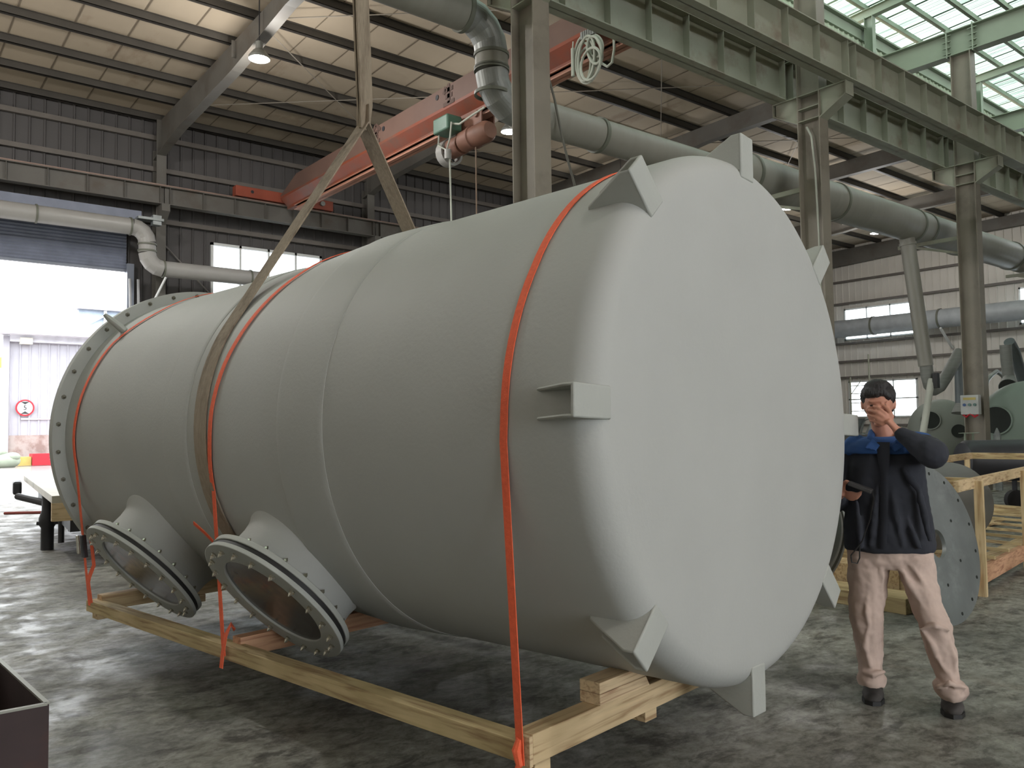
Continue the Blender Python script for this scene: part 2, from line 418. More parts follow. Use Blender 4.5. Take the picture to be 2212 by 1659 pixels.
# girts on the walls (trim)
mb = MB()
for z, x0, x1 in ((9.03, XB, XE), (8.2, XB, XE), (6.85, 5.6, XE), (4.35, 5.6, XE), (2.2, 5.6, XE)): mb.box((x0, YW-.16, z), (x1, YW-.06, z+.12))
struct('trim_1', mb, girt_m, smooth=False)
mb = MB()
for z in (8.0, 6.95, 5.05, 4.2, 3.45, 1.2): mb.box((XE-.16, YR, z), (XE-.05, YW-.2, z+.10))
struct('trim_2', mb, girt_m, smooth=False)
tr = struct('trim_3', MB().box((XE-.05, YR, 0), (XE+.15, YW, .9)), mat('green_plinth_paint', (96, 112, 92)), smooth=False)

# low roof of the far bay with liner panels, seams and purlins
rf = MB()
y0, y1 = 9.55, YW
rf.add([(XB, y0, zp(y0)+.17), (XE, y0, zp(y0)+.17), (XE, y1, zp(y1)+.17), (XB, y1, zp(y1)+.17), (XB, y0, zp(y0)+.25), (XE, y0, zp(y0)+.25), (XE, y1, zp(y1)+.25), (XB, y1, zp(y1)+.25)],
       [(0, 1, 2, 3), (7, 6, 5, 4), (0, 4, 5, 1), (1, 5, 6, 2), (2, 6, 7, 3), (3, 7, 4, 0)])
# solid roof south of the skylight
YS = 4.6
rf.box((XB, YR, 9.95), (XE, YS, 10.05)); rf.box((XB, YS-.05, 9.95), (XE, YS, 10.9))
XM = -3.0
rf.box((XB, YS, 9.95), (XM, 9.6, 10.05)); rf.box((XM-.05, YS, 9.95), (XM, 9.6, 11.6))
ceiling = struct('ceiling', rf, roof_m, smooth=False)
sm = MB(); x = .35
while x < XE:
    sm.add([(x, y0, zp(y0)+.162), (x+.03, y0, zp(y0)+.162), (x+.03, y1, zp(y1)+.162), (x, y1, zp(y1)+.162)], [(0, 1, 2, 3)]); x += 1.0
obj('panel_seam', sm, seam_m, ceiling, smooth=False)
pl = MB().box((XB, -.035, 0), (XE, .035, .17)).box((XB, -.035, 0), (XE, .06, .015)).box((XB, -.06, .155), (XE, .035, .17))
Y = 21.95; k = 0; p0 = None
while Y > 9.7:
    if p0 is None: p0 = obj('purlin', pl, purlin_m, ceiling, smooth=False, local=True); p0.location = (0, Y, zp(Y))
    else: cpart(p0, ceiling, (0, Y, zp(Y)))
    Y -= 1.285
# sag rods and cross bracing under the roof
br = MB()
for xa, xb in ((6.1, 12.2), (12.2, 18.2), (18.2, 24.3)):
    for ya, yb in ((20.6, 15.4), (15.4, 20.6)): br.cyl((xa, ya, zp(ya)-.05), (xb, yb, zp(yb)-.05), .011, seg=6)
    for ya, yb in ((15.4, 10.2), (10.2, 15.4)): br.cyl((xa, ya, zp(ya)-.05), (xb, yb, zp(yb)-.05), .011, seg=6)
obj('bracing_rod', br, mat('pale_bracing_rod', (150, 142, 130)), ceiling)

# skylight lantern over the near bay
def zs(y): return 11.22+.055*(9.6-y)
sh = MB(); xs = []; x = XM; pitch = .084
X0s = 4.0
def zwave(i): return (0, .5, 1, .5)[i % 4]*.028
n = int((XE-XM)/(pitch/4))
sh_pts = []
for j, y in enumerate((10.05, YS)):
    for i in range(n+1): sh_pts.append((XM+i*pitch/4, y, zs(y)+.14+zwave(i)))
sh.add(sh_pts, [(i, i+1, n+1+i+1, n+1+i) for i in range(n)])
sky = struct('ceiling_skylight', sh, sheet_m, smooth=False)
ov = MB(); x = 12.0
while x < XE:
    ov.box((x, YS, zs(4.5)-.27+.14), (x+.07, YS+.01, zs(4.5))); x += 1000
lap = MB(); x = XM+.5
while x < XE:
    lap.add([(x, 10.05, zs(10.05)+.12), (x+.06, 10.05, zs(10.05)+.12), (x+.06, YS, zs(YS)+.12), (x, YS, zs(YS)+.12)], [(0, 1, 2, 3)]); x += .92
obj('sheet_lap', lap, mat('dark_green_sheet_lap', (70, 100, 78)), sky, smooth=False)
rb_ = MB(); x = XM+.1  # flat dark green strips painting the shading lines of the corrugation
while x < XE:
    rb_.add([(x, 10.05, zs(10.05)+.128), (x+.016, 10.05, zs(10.05)+.128), (x+.016, YS, zs(YS)+.128), (x, YS, zs(YS)+.128)], [(0, 1, 2, 3)]); x += .154
obj('rib_shade_line', rb_, mat('green_rib_shade', (96, 122, 104), rough=.5), sky, smooth=False)
Y = 9.35; p1 = None
pl = MB().box((XM, -.03, 0), (XE, .03, .12)).box((XM, -.03, 0), (XE, .055, .012))
while Y > YS:
    if p1 is None: p1 = obj('purlin', pl, lsteel_m, sky, smooth=False, local=True); p1.location = (0, Y, zs(Y))
    else: cpart(p1, sky, (0, Y, zs(Y)))
    Y -= .68
# lantern curb: channel on top of ribbed fascia
cb = MB().box((XB, 9.38, 10.48), (XE, 9.52, 10.76)).box((XB, 9.28, 10.72), (XE, 9.4, 10.76))
curb = struct('trim_4', cb, lsteel_m, smooth=False)
obj('fascia', corr(MB(), 'x', 9.45, XB, XE, 9.7, 10.5, pitch=.22, rib=.09, dep=.03, sgn=-1), mat('pale_green_fascia', (172, 184, 160)), curb, smooth=False)

# ------------------------------------------------------------------ steel frame
GX = [0.0, 6.1, 12.2, 18.2, 24.3, 30.4]
def hsec(mb, x, y, z0, z1, wf=.25, dp=.4, tf=.016, tw=.012):
    mb.box((x-wf/2, y-dp/2, z0), (x+wf/2, y-dp/2+tf, z1)); mb.box((x-wf/2, y+dp/2-tf, z0), (x+wf/2, y+dp/2, z1)); mb.box((x-tw/2, y-dp/2+tf, z0), (x+tw/2, y+dp/2-tf, z1))
    return mb
# centre row columns with two-sided crane brackets
src = None
clab = {6.1: 'nearest grey steel column, rising straight behind the big tank', 12.2: 'grey steel column with a curved conduit, half hidden by the right edge of the tank',
        18.2: 'grey steel column carrying the small push-button box', 24.3: 'steel column nearly hidden behind the column with the push-button box',
        30.4: 'farthest steel column of the centre row at the right picture edge'}
cols = {}
for gx in GX[1:]:
    t = thing('steel_column', clab[gx], 'column', (gx, 7.1, 0), 'columns of the centre row')
    cols[gx] = t
    if src is None:
        shaft = obj('shaft', hsec(MB(), 0, 0, 0.02, 9.23), colm_m, t, smooth=False, local=True)
        bp = obj('base_plate', MB().box((-.2, -.28, 0), (.2, .28, .02)), steel_m, t, smooth=False, local=True)
        bk = MB()
        for sx in (-.07, .07):
            bk.prism([(sx-.006, -.2, 6.85), (sx-.006, -.62, 6.85), (sx-.006, -.62, 6.66), (sx-.006, -.2, 6.42)], (.012, 0, 0))
            bk.prism([(sx-.006, .2, 6.85), (sx-.006, .62, 6.85), (sx-.006, .62, 6.66), (sx-.006, .2, 6.42)], (.012, 0, 0))
        bk.box((-.12, -.66, 6.85), (.12, -.2, 6.87)).box((-.12, .2, 6.85), (.12, .66, 6.87))
        for s in (-1, 1): bk.prism([(-.12, s*.2, 6.40), (-.12, s*.64, 6.645), (-.12, s*.64, 6.665), (-.12, s*.2, 6.42)], (.24, 0, 0)); bk.box((-.12, s*.65-.008, 6.65), (.12, s*.65+.008, 6.87))
        brk = obj('bracket', bk, steel_m, t, smooth=False, local=True)
        sf = MB()
        for z in (6.42, 6.62, 6.85): sf.box((-.12, -.185, z), (.12, .185, z+.012))
        stf = obj('stiffener', sf, steel_m, t, smooth=False, local=True)
        src = (shaft, bp, brk, stf)
    else:
        for s in src: cpart(s, t)
# conduit bulging off the face of the second column
t = cols[12.2]
obj('conduit', MB().tube([(12.12, 6.98, .3), (12.12, 7.0, 4.5), (12.12, 7.03, 5.6), (12.12, 7.08, 6.15), (12.12, 7.16, 6.32)], .018, 8), cable_m, t)
t = cols[18.2]
px = atX(2125, 893, 17.98)
bx = obj('control_box', MB().box((17.86, 6.93, 1.58), (18.0, 7.28, 1.98)), mat('pale_grey_box', (170, 172, 168)), t, smooth=False, bevel=.01)
for i in range(3):
    obj('button', MB().cyl((17.84, 7.0+.1*i, 1.78), (17.865, 7.0+.1*i, 1.78), .03, seg=14), mat('blue_button', (58, 84, 128)) if i == 2 else mat('green_button', (84, 112, 104)), bx)
obj('cable_grommet', MB().tube([(17.9, 6.96, 1.58), (17.88, 7.02, 1.53), (17.88, 7.1, 1.6), (17.88, 7.18, 1.53), (17.9, 7.25, 1.58)], .022, 8), red_m, bx)
obj('top_clamp', MB().box((17.86, 6.98, 1.88), (17.85, 7.22, 1.93)), mat('yellow_strip', (176, 160, 90)), bx, smooth=False)
t0_ = obj('cable_guard', MB().box((18.3, 6.72, .02), (18.36, 6.84, 1.15)).prism([(18.3, 6.72, 1.15), (18.3, 6.84, 1.15), (18.3, 6.78, 1.3)], (.06, 0, 0)), galvp_m, None, smooth=False)
tag(t0_, 'narrow grey pointed steel post standing beside the column with the push-button box', 'post')

# crane runway girders: one per bay and side of the column row, each with web stiffeners and rail
def girder(yc, z0, z1, xa, xb, label, group, m, rail=True, wf=.26, nst=7, side=-1):
    t = thing('crane_girder', label, 'girder', ((xa+xb)/2, yc, z0), group)
    g = MB().box((xa+.01, yc-wf/2, z0), (xb-.01, yc+wf/2, z0+.018)).box((xa+.01, yc-wf/2, z1-.018), (xb-.01, yc+wf/2, z1)).box((xa+.01, yc-.006, z0), (xb-.01, yc+.006, z1))
    obj('beam', g, m, t, smooth=False)
    st = None
    for i in range(nst+1):
        x = xa+.12+(xb-xa-.24)*i/nst
        if st is None:
            st = obj('stiffener', MB().box((-.005, -wf/2+.01, .02), (.005, wf/2-.01, z1-z0-.02)), m, t, smooth=False, local=True); st.location = (x-t.location.x, 0, 0)
        else: cpart(st, t, (x-t.location.x, 0, 0))
    if rail:
        obj('rail', MB().box((xa, yc-.035, z1), (xb, yc+.035, z1+.02)).box((xa, yc-.012, z1), (xb, yc+.012, z1+.05)).box((xa, yc-.025, z1+.04), (xb, yc+.025, z1+.065)), mat('dusty_rail', (150, 126, 114)), t, smooth=False)
    return t
bays = [(0.0, 6.1), (6.1, 12.2), (12.2, 18.2), (18.2, 24.3), (24.3, 30.4), (30.4, 36.4)]
names = ['over the nearest bay', 'next bay along', 'conduit column to button-box column',
         'next past the button-box column', 'second past the button-box column', 'against the end wall']
for (xa, xb), nm in zip(bays, names):
    girder(7.62, 6.87, 7.58, xa, xb, 'grey-green girder on the far brackets, ' + nm, 'far runway girders of the centre row', steel_m)
    girder(6.5, 6.87, 7.5, xa, xb, 'grey-green girder on the near brackets, ' + nm, 'near runway girders of the centre row', steel_m)
ln = ['above the roller door', 'under the orange crane end', 'behind the beige sling', 'behind the tank and centre columns', 'far along the cladding wall', 'meeting the end wall']
for (xa, xb), nm in zip(bays, ln):
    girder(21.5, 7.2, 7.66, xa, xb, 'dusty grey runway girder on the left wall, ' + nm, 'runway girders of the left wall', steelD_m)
# left wall columns
src = None
for gx, nm in zip(GX+[36.3], ['out beyond the left picture edge', 'beside the roller door', 'behind the orange crane beam', 'hidden far behind the nearest centre column', 'far along the left wall', 'second last before the corner', 'in the far corner']):
    if gx == 0: continue
    t = thing('wall_column', 'grey steel column on the left wall, ' + nm, 'column', (gx, 21.93, 0), 'columns of the left wall')
    if src is None:
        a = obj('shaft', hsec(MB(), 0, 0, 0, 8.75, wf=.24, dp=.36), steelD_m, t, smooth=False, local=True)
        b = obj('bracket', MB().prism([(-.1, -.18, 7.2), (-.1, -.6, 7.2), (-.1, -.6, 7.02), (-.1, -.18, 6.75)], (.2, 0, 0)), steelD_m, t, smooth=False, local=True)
        src = (a, b)
    else:
        for s in src: cpart(s, t)
# rafters of the far bay, tapered towards the wall
src = None
rl = {6.1: 'tapered rafter crossing above the bright hanging lamp at upper left', 12.2: 'tapered rafter behind the orange crane beam', 18.2: 'rafter over the duct just left of the conduit column',
      24.3: 'rafter between conduit column and button-box column', 30.4: 'rafter just above the farthest lamp', 36.3: 'last rafter on the end wall'}
for gx in GX[1:]+[36.3]:
    t = thing('roof_rafter', 'grey steel ' + rl[gx], 'rafter', (gx, 7.1, 9.23), 'roof rafters')
    if src is None:
        bot = [(22.15, 8.5), (21.2, 8.66), (20.2, 8.78), (16.5, 8.93), (13.8, 9.2), (9.4, 9.24)]
        rb = MB()
        for (ya, za), (yb, zb) in zip(bot, bot[1:]):
            rb.add([(-.005, ya-7.1, za-9.23), (-.005, yb-7.1, zb-9.23), (-.005, yb-7.1, zp(yb)-9.23), (-.005, ya-7.1, zp(ya)-9.23), (.005, ya-7.1, za-9.23), (.005, yb-7.1, zb-9.23), (.005, yb-7.1, zp(yb)-9.23), (.005, ya-7.1, zp(ya)-9.23)],
                   [(0, 1, 2, 3), (7, 6, 5, 4), (0, 4, 5, 1), (2, 6, 7, 3)])
            rb.add([(-.11, ya-7.1, za-9.24), (.11, ya-7.1, za-9.24), (.11, yb-7.1, zb-9.24), (-.11, yb-7.1, zb-9.24), (-.11, ya-7.1, za-9.225), (.11, ya-7.1, za-9.225), (.11, yb-7.1, zb-9.225), (-.11, yb-7.1, zb-9.225)],
                   [(0, 3, 2, 1), (4, 5, 6, 7), (0, 1, 5, 4), (1, 2, 6, 5), (2, 3, 7, 6), (3, 0, 4, 7)])
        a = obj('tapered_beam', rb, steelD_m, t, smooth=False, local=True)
        b = obj('knee_plate', MB().box((-.12, 14.66, -.62), (.12, 14.68, .26)), steelD_m, t, smooth=False, local=True)
        b2 = obj('web_plate', MB().box((-.1, 9.4, -.02), (.1, 9.42, .34)), steelD_m, t, smooth=False, local=True)
        nb = MB().box((-.13, YR-7.1, 0), (.13, 2.3, .018)).box((-.13, YR-7.1, .52), (.13, 2.3, .538)).box((-.006, YR-7.1, 0), (.006, 2.3, .54))
        c = obj('level_beam', nb, lsteel_m, t, smooth=False, local=True)
        sp = MB()
        for yy in (-.26, .26):
            sp.box((-.13, yy-.012, -.03), (.13, yy+.012, .58))
            for zz in (.06, .19, .32, .45): sp.prism([(-.12, yy-.1, zz), (-.12, yy+.1, zz), (-.006, yy, zz)], (0, 0, .012))
        d = obj('splice_plate', sp, lsteel_m, t, smooth=False, local=True)
        src = (a, b, b2, c, d)
    else:
        for s in src: cpart(s, t)
# skylight frames: post on the rafter and light rafter above
src = None
for gx, nm in zip(GX[1:]+[36.3], ['over the nearest column', 'over the conduit column', 'just left of the big bolted beam', 'right of the push-button box column', 'far along the lantern', 'at the end wall']):
    t = thing('skylight_frame', 'pale green post and light rafter carrying the skylight, ' + nm, 'frame', (gx+.25, 9.2, 9.78), 'skylight frames')
    if src is None:
        a = obj('post', hsec(MB(), 0, 0, 0, 1.2, wf=.16, dp=.2, tf=.01), lsteel_m, t, smooth=False, local=True)
        rr = MB()
        for off_, th_ in ((0, .012), (.2, .012)):
            rr.add([(-.08, .75, 1.17+off_-.04), (.08, .75, 1.17+off_-.04), (.08, -10.2, 1.17+off_+.56), (-.08, -10.2, 1.17+off_+.56), (-.08, .75, 1.17+off_+th_-.04), (.08, .75, 1.17+off_+th_-.04), (.08, -10.2, 1.17+off_+th_+.56), (-.08, -10.2, 1.17+off_+th_+.56)],
                   [(0, 3, 2, 1), (4, 5, 6, 7), (0, 1, 5, 4), (1, 2, 6, 5), (2, 3, 7, 6), (3, 0, 4, 7)])
        rr.add([(-.004, .75, 1.13), (.004, .75, 1.13), (.004, -10.2, 1.73), (-.004, -10.2, 1.73), (-.004, .75, 1.34), (.004, .75, 1.34), (.004, -10.2, 1.94), (-.004, -10.2, 1.94)], [(0, 4, 7, 3), (1, 2, 6, 5)])
        b = obj('light_rafter', rr, lsteel_m, t, smooth=False, local=True)
        src = (a, b)
    else:
        for s in src: cpart(s, t)

# ------------------------------------------------------------------ the tank, in its own frame: x right, y along the axis away from the camera, z up
TC = V((2.9458, 2.0269, 1.5230)); TY, TT = -.14872, -.01648
ax = V((sin(TY)*cos(TT), cos(TY)*cos(TT), sin(TT))); rt = V((cos(TY), -sin(TY), 0)); tu = rt.cross(ax)
TM = Matrix.Translation(TC) @ Matrix((rt, ax, tu)).transposed().to_4x4()
R0, TL, KN = 1.1075, 4.727, .11
def Rt(t):
    P = [(0, 1.1075), (1.45, 1.1075), (1.62, 1.1135), (1.85, 1.117), (2.05, 1.107), (2.35, 1.087), (2.7, 1.0715), (3.0, 1.074), (3.2, 1.0745), (4.8, 1.076)]
    for (a, ra), (b, rb) in zip(P, P[1:]):
        if t <= b: return ra+(rb-ra)*max(0, (t-a)/(b-a))
    return P[-1][1]
tank = thing('storage_tank', 'huge light grey round tank lying on its side in a lifting sling', 'tank', mtx=TM)
prof = [(-.012, .001), (-.011, .35), (-.006, .7), (0.0, R0-KN-.02)]
for i in range(1, 9):
    a = pi/2*i/8; prof.append((KN*(1-cos(a)), R0-KN+KN*sin(a)))
t = .2
while t < TL: prof.append((t, Rt(t))); t += .09
def ring_prof(a, b, h):
    return [(a, Rt(a)-.01), (a, Rt(a)+h*.3), (a+.012, Rt(a)+h), (b-.012, Rt(b)+h), (b, Rt(b)+h*.3), (b, Rt(b)-.01)]
prof += [(TL, Rt(TL)), (TL, Rt(TL)-.02), (.5, R0-.05)]
o = obj('shell', MB().lathe(prof, (0, 0, 0), (0, 1, 0), 160, cap=False), tank_m, tank, local=True, ang=60)
for a, b, h in ((1.50, 1.86, .006), (2.86, 3.15, .007)):
    pr = ring_prof(a, b, h); q = [(x, r) for x, r in pr]
    n = 10; inner = [(a+(b-a)*i/n, Rt(a+(b-a)*i/n)+h) for i in range(1, n)]
    q = q[:3]+inner+q[3:]
    obj('joint_band', MB().lathe(q, (0, 0, 0), (0, 1, 0), 160, cap=False), tank_m, tank, local=True, ang=60)
fl = obj('end_flange', MB().lathe([(TL-.035, 1.05), (TL-.035, 1.1606), (TL+.03, 1.1606), (TL+.03, 1.0), (TL-.03, 1.0)], (0, 0, 0), (0, 1, 0), 160, cap=False), tankf_m, tank, local=True, ang=40)
def bolt_mb(L=.02, r=.011):
    return MB().lathe([(0, r*1.5), (.008, r*1.5), (.008, r), (.008+L*.5, r), (.02+L*.5, .001)], (0, 0, 0), (0, 0, 1), 6, cap=True)
b0 = None
for i in range(36):
    a = 2*pi*(i+.5)/36
    m4 = Matrix.Translation((1.125*cos(a), TL-.035, 1.125*sin(a))) @ Matrix.Rotation(pi/2, 4, 'X')
    if b0 is None: b0 = obj('bolt', bolt_mb(), mat('dull_bolt', (120, 116, 104), rough=.4, metal=.6), fl, local=True); b0.matrix_basis = m4
    else: cpart(b0, fl, mtx=m4)
# brackets around the front edge: open channels with tapering cheeks
def bracket():
    hb, wd, th = .108, .112, .012; m = MB()
    # local: x radial (0 at shell radius), y axial, z tangential
    m.add([(-.09, -.002, -wd/2), (hb, -.002, -wd/2), (hb, -.002, wd/2), (-.09, -.002, wd/2), (-.09, .014, -wd/2), (hb, .014, -wd/2), (hb, .014, wd/2), (-.09, .014, wd/2)],
          [(0, 1, 2, 3), (7, 6, 5, 4), (0, 4, 5, 1), (1, 5, 6, 2), (2, 6, 7, 3), (3, 7, 4, 0)])
    for s in (-1, 1):
        z0 = s*wd/2-(th if s > 0 else 0)
        m.prism([(-.06, .0, z0), (hb, .0, z0), (hb, .045, z0), (.012, .235, z0), (-.05, .26, z0)], (0, 0, th))
    return m
bk0 = None
for k in range(8):
    a = radians(177.5-45*k)
    m4 = Matrix(((cos(a), 0, -sin(a), R0*cos(a)), (0, 1, 0, 0), (sin(a), 0, cos(a), R0*sin(a)), (0, 0, 0, 1)))
    if bk0 is None: bk0 = obj('support_bracket', bracket(), tankf_m, tank, local=True, bevel=.006, ang=30); bk0.matrix_basis = m4
    else: cpart(bk0, tank, mtx=m4)
# lifting lug near the far end
def tp(t, th, r): th = radians(th); return V((r*cos(th), t, r*sin(th)))
lg = MB().tube([tp(4.5, 134, 1.06), tp(4.52, 134, 1.12), tp(4.56, 134, 1.2), tp(4.57, 134, 1.235)], [.062, .055, .045, .026], 14, ry=[.03, .026, .022, .014])
obj('lifting_lug', lg, tankf_m, tank, local=True)
# nozzles with flange, gasket, cover ring and sight glass
nz_n = {}
def nozzle(t, th):
    thr = radians(th); n = V((cos(thr), 0, sin(thr))); w_ = V((0, 1, 0))
    x = V((0, 1, 0)); y = n.cross(x)
    m4 = Matrix(((x.x, y.x, n.x, 0), (x.y, y.y, n.y, t), (x.z, y.z, n.z, 0), (0, 0, 0, 1)))
    return m4
nk = MB().lathe([(.55, .315), (1.262, .315), (1.262, .345), (1.12, .345), (1.075, .352), (1.05, .36), (1.03, .376), (.99, .40), (.55, .42)], (0, 0, 0), (0, 0, 1), 72, cap=False)
noz = obj('nozzle', nk, tank_m, tank, local=True, ang=50); noz.matrix_basis = nozzle(2.133, -138.7)
obj('backing_flange', MB().lathe([(1.235, .31), (1.235, .42), (1.262, .42), (1.262, .31)], (0, 0, 0), (0, 0, 1), 96, cap=False, closed=True), tankf_m, noz, local=True, bevel=.003)
obj('gasket', MB().lathe([(1.262, .30), (1.262, .412), (1.286, .412), (1.286, .30)], (0, 0, 0), (0, 0, 1), 96, cap=False, closed=True), black_m, noz, local=True)
obj('cover_ring', MB().lathe([(1.286, .30), (1.286, .424), (1.309, .424), (1.309, .30)], (0, 0, 0), (0, 0, 1), 96, cap=False, closed=True), tankf_m, noz, local=True, bevel=.003)
obj('sight_glass', MB().lathe([(1.284, .001), (1.284, .302), (1.298, .302), (1.298, .001)], (0, 0, 0), (0, 0, 1), 72, cap=True), acry, noz, local=True)
nb = None
for k in range(20):
    a = 2*pi*(k+.3)/20
    for s in (1, -1):
        m4 = Matrix.Translation((.372*cos(a), .372*sin(a), 1.309 if s > 0 else 1.235))
        if s < 0: m4 = m4 @ Matrix.Rotation(pi, 4, 'X')
        if nb is None: nb = obj('bolt', bolt_mb(.026, .0105), bolt_m, noz, local=True); nb.matrix_basis = m4
        else: cpart(nb, noz, mtx=m4)
for t, th in ((3.683, -138.2), (.62, -25)):
    c = noz.copy(); COL.objects.link(c); c.parent = tank; c.matrix_basis = nozzle(t, th)
    if t < 1: c.matrix_basis = nozzle(t, th) @ Matrix.Translation((0, 0, .34))
    for g in [q for q in D.objects if q.parent == noz and not (t < 1 and q.name.startswith('gasket'))]: d = g.copy(); COL.objects.link(d); d.parent = c
# weld collar (thickened laminate) around each nozzle root comes with the nozzle mesh

# ------------------------------------------------------------------ wooden skid hanging under the tank
A = atZ(1150, 1655, .31); Bp = atZ(186, 1318, .25); Dp = atZ(1704, 1404, .31)
yv = (Bp-A).normalized(); xv = (Dp-A); xv = (xv-yv*xv.dot(yv)).normalized(); zv = xv.cross(yv)
SL = (Bp-A).length; SW = (Dp-A).dot(xv)
SM = Matrix.Translation(A) @ Matrix((xv, yv, zv)).transposed().to_4x4()
skid = thing('wooden_skid', 'pale timber skid frame hanging strapped under the grey tank', 'skid', mtx=SM)
for x in (0, SW-.085):
    obj('long_beam', MB().box((x, .01, -.005), (x+.085, SL, .07)), WY, skid, smooth=False, local=True, bevel=.003)
for i, y in enumerate((0, 2.13, SL-.12)):
    obj('cross_beam', MB().box((.006 if i == 0 else .06, y, .0), (SW, y+.085, .105)), WX if i != 1 else WR, skid, smooth=False, local=True, bevel=.003)
obj('end_plate', MB().box((-.012, .0, -.005), (.006, .075, .1)), block_m, skid, smooth=False, local=True, bevel=.002)
for x in (.03, .72, SW-.12):
    obj('foot_block', MB().box((x, .015, -.05), (x+.085, .11, 0)), WX, skid, smooth=False, local=True, bevel=.003)
    obj('foot_block', MB().box((x, SL-.13, -.055), (x+.085, SL-.03, 0)), WX, skid, smooth=False, local=True, bevel=.003)
def chock(x0, y, s):
    for k in range(2):
        z0 = .105+.044*k; e = .02*k
        if s > 0: P = [(x0, y, z0), (x0+.34-e*1.2, y, z0), (x0+.33-e*1.2-.015, y, z0+.043), (x0, y, z0+.043)]
        else: P = [(x0+e*1.2, y, z0), (x0+.34, y, z0), (x0+.34, y, z0+.043), (x0+.015+e*1.2, y, z0+.043)]
        obj('chock_block', MB().prism(P, (0, .1, 0)), block_m, skid, smooth=False, local=True, bevel=.003)
for y in (-.006, 2.125, SL-.125): chock(.39, y, 1); chock(SW-.73, y, -1)

# ------------------------------------------------------------------ orange straps and beige sling
TI = TM.inverted()
def strap(label, pts, endL, endR, wid=.034, extra=.006):
    # pts: list of (theta, t) from the right hand side over the top to the left
    t_ = thing('ratchet_strap', label, 'strap', mtx=TM)
    P = []; Wd = []
    eR = TI @ V(endR); eL = TI @ V(endL)
    th0, th1 = pts[0][0], pts[-1][0]
    def T(th):
        for (a, ta), (b, tb) in zip(pts, pts[1:]):
            if a <= th <= b: return ta+(tb-ta)*(th-a)/(b-a)
        return pts[-1][1]
    P.append(eR); n = 60
    for i in range(n+1):
        th = th0+(th1-th0)*i/n; tt = T(th); P.append(tp(tt, th, Rt(tt)+extra))
    P.append(P[-1].lerp(eL, .5)); P.append(eL)
    Wd = [V((0, 1, 0))]*len(P)
    obj('webbing', MB().ribbon(P, Wd, wid, .004), strap_m, t_, local=True)
    return t_, P
sk = lambda x, y, z: SM @ V((x, y, z))
s1, P1 = strap('orange strap round the front of the tank, nearest the flat end', [(-2, .40), (60, .36), (115, .358), (150, .362), (171, .384), (180, .392), (184, .40)], sk(-.016, .04, .0), sk(SW+.01, .04, 0))
e = TI @ sk(-.018, .04, .03)
obj('knot', MB().tube([e+V((0, 0, .06)), e+V((-.006, .01, .02)), e+V((-.004, .0, -.03)), e+V((-.006, .015, -.05))], [.012, .018, .014, .008], 8), strap_m, s1, local=True)
s2, P2 = strap('orange strap round the middle of the tank beside the beige sling', [(-2, 2.4), (90, 2.32), (125.5, 2.346), (142, 2.427), (160, 2.515), (173, 2.555), (183, 2.57), (197, 2.62)], sk(-.014, 2.17, .02), sk(SW+.01, 2.17, 0), extra=.010)
e = TI @ sk(-.02, 2.17, .04)
obj('tail', MB().ribbon([e+V((-.01, 0, -.08)), e, e+V((.0, -.03, .09)), e+V((.02, -.05, .15)), e+V((.03, -.07, .12))], [V((0, 1, 0))]*5, .032, .004), strap_m, s2, local=True)
q = TI @ atZ(436, 1207, .9); d_ = P2[-2]
obj('loose_tail', MB().ribbon([d_+V((0, .06, .16)), d_+V((-.03, .1, .21)), d_+V((-.06, .16, .26))], [V((0, 1, 0))]*3, .03, .004), strap_m, s2, local=True)
s3, P3 = strap('orange strap round the far end of the tank next to the bolted flange', [(-2, 4.35), (90, 4.15), (124, 4.2), (131, 4.29), (142, 4.42), (164, 4.474), (180, 4.504), (190, 4.5)], sk(.0, SL-.06, .04), sk(SW+.01, SL-.06, 0), extra=.01)
a = P3[-3].lerp(P3[-1], .50); b = P3[-3].lerp(P3[-1], .66)
dn = (b-a).normalized()
rb = obj('ratchet_buckle', MB().bar(a, b, .05, .03, up=(1, 0, 0)), dark_m, s3, local=True, smooth=False, bevel=.006)
obj('ratchet_handle', MB().bar(a+V((-.035, 0, 0)), b+V((-.04, 0, .03)), .036, .012, up=(1, 0, 0)), bolt_m, rb, local=True, smooth=False, bevel=.003)
obj('webbing_tail', MB().ribbon([a+V((.02, -.05, .02)), a+V((.03, -.07, -.04)), b+V((.03, -.08, -.05)), b+V((.01, -.06, -.12)), P3[-1].lerp(b, .5)+V((0, -.02, 0)), P3[-1]+V((0, -.03, .02))], [V((0, 1, 0))]*6, .05, .005), strap_m, s3, local=True)

# sling: loop round the barrel, both legs rising to one choke point, then straight up to the hook
sl = thing('lifting_sling', 'worn beige web sling looped round the tank and rising out of the picture', 'sling', mtx=TM)
ts = 2.68
S = TI @ (lambda d: CAM + d*(((TM @ V((0, ts, 0)))-CAM).dot(ax)/d.dot(ax)))(ray(785, 262))
top = V((S.x-.06, ts, 0)); hook = V((S.x-.02, ts, 4.45))
hd = math.hypot(S.x, S.z); phi = math.atan2(S.z, S.x); al = math.acos((1.075)/hd)
thR, thL = math.degrees(phi-al), math.degrees(phi+al)
r_ = Rt(ts)+.010
def leg(off, wide, th):
    P = [S+V((0, off, .10))]; P.append(S+V((0, off, -.02)))
    n = 70
    for i in range(n+1):
        a = thR-(360-(thL-thR))*i/n
        tt = ts+off+ (.03*sin(radians(a)))
        P.append(tp(tt, a, Rt(tt)+.006+abs(off)*.1))
    P.append(S+V((0, off, -.02))); P.append(S+V((0, off, .10)))
    return P
P = leg(.02, .08, .01); N_ = len(P)
wds = [.10, .10]+[.1]*(N_-4)+[.10, .10]
obj('loop', MB().ribbon(P, [V((0, 1, 0))]*N_, wds, .012), sling_m, sl, local=True)
P = leg(-.03, .05, .01)
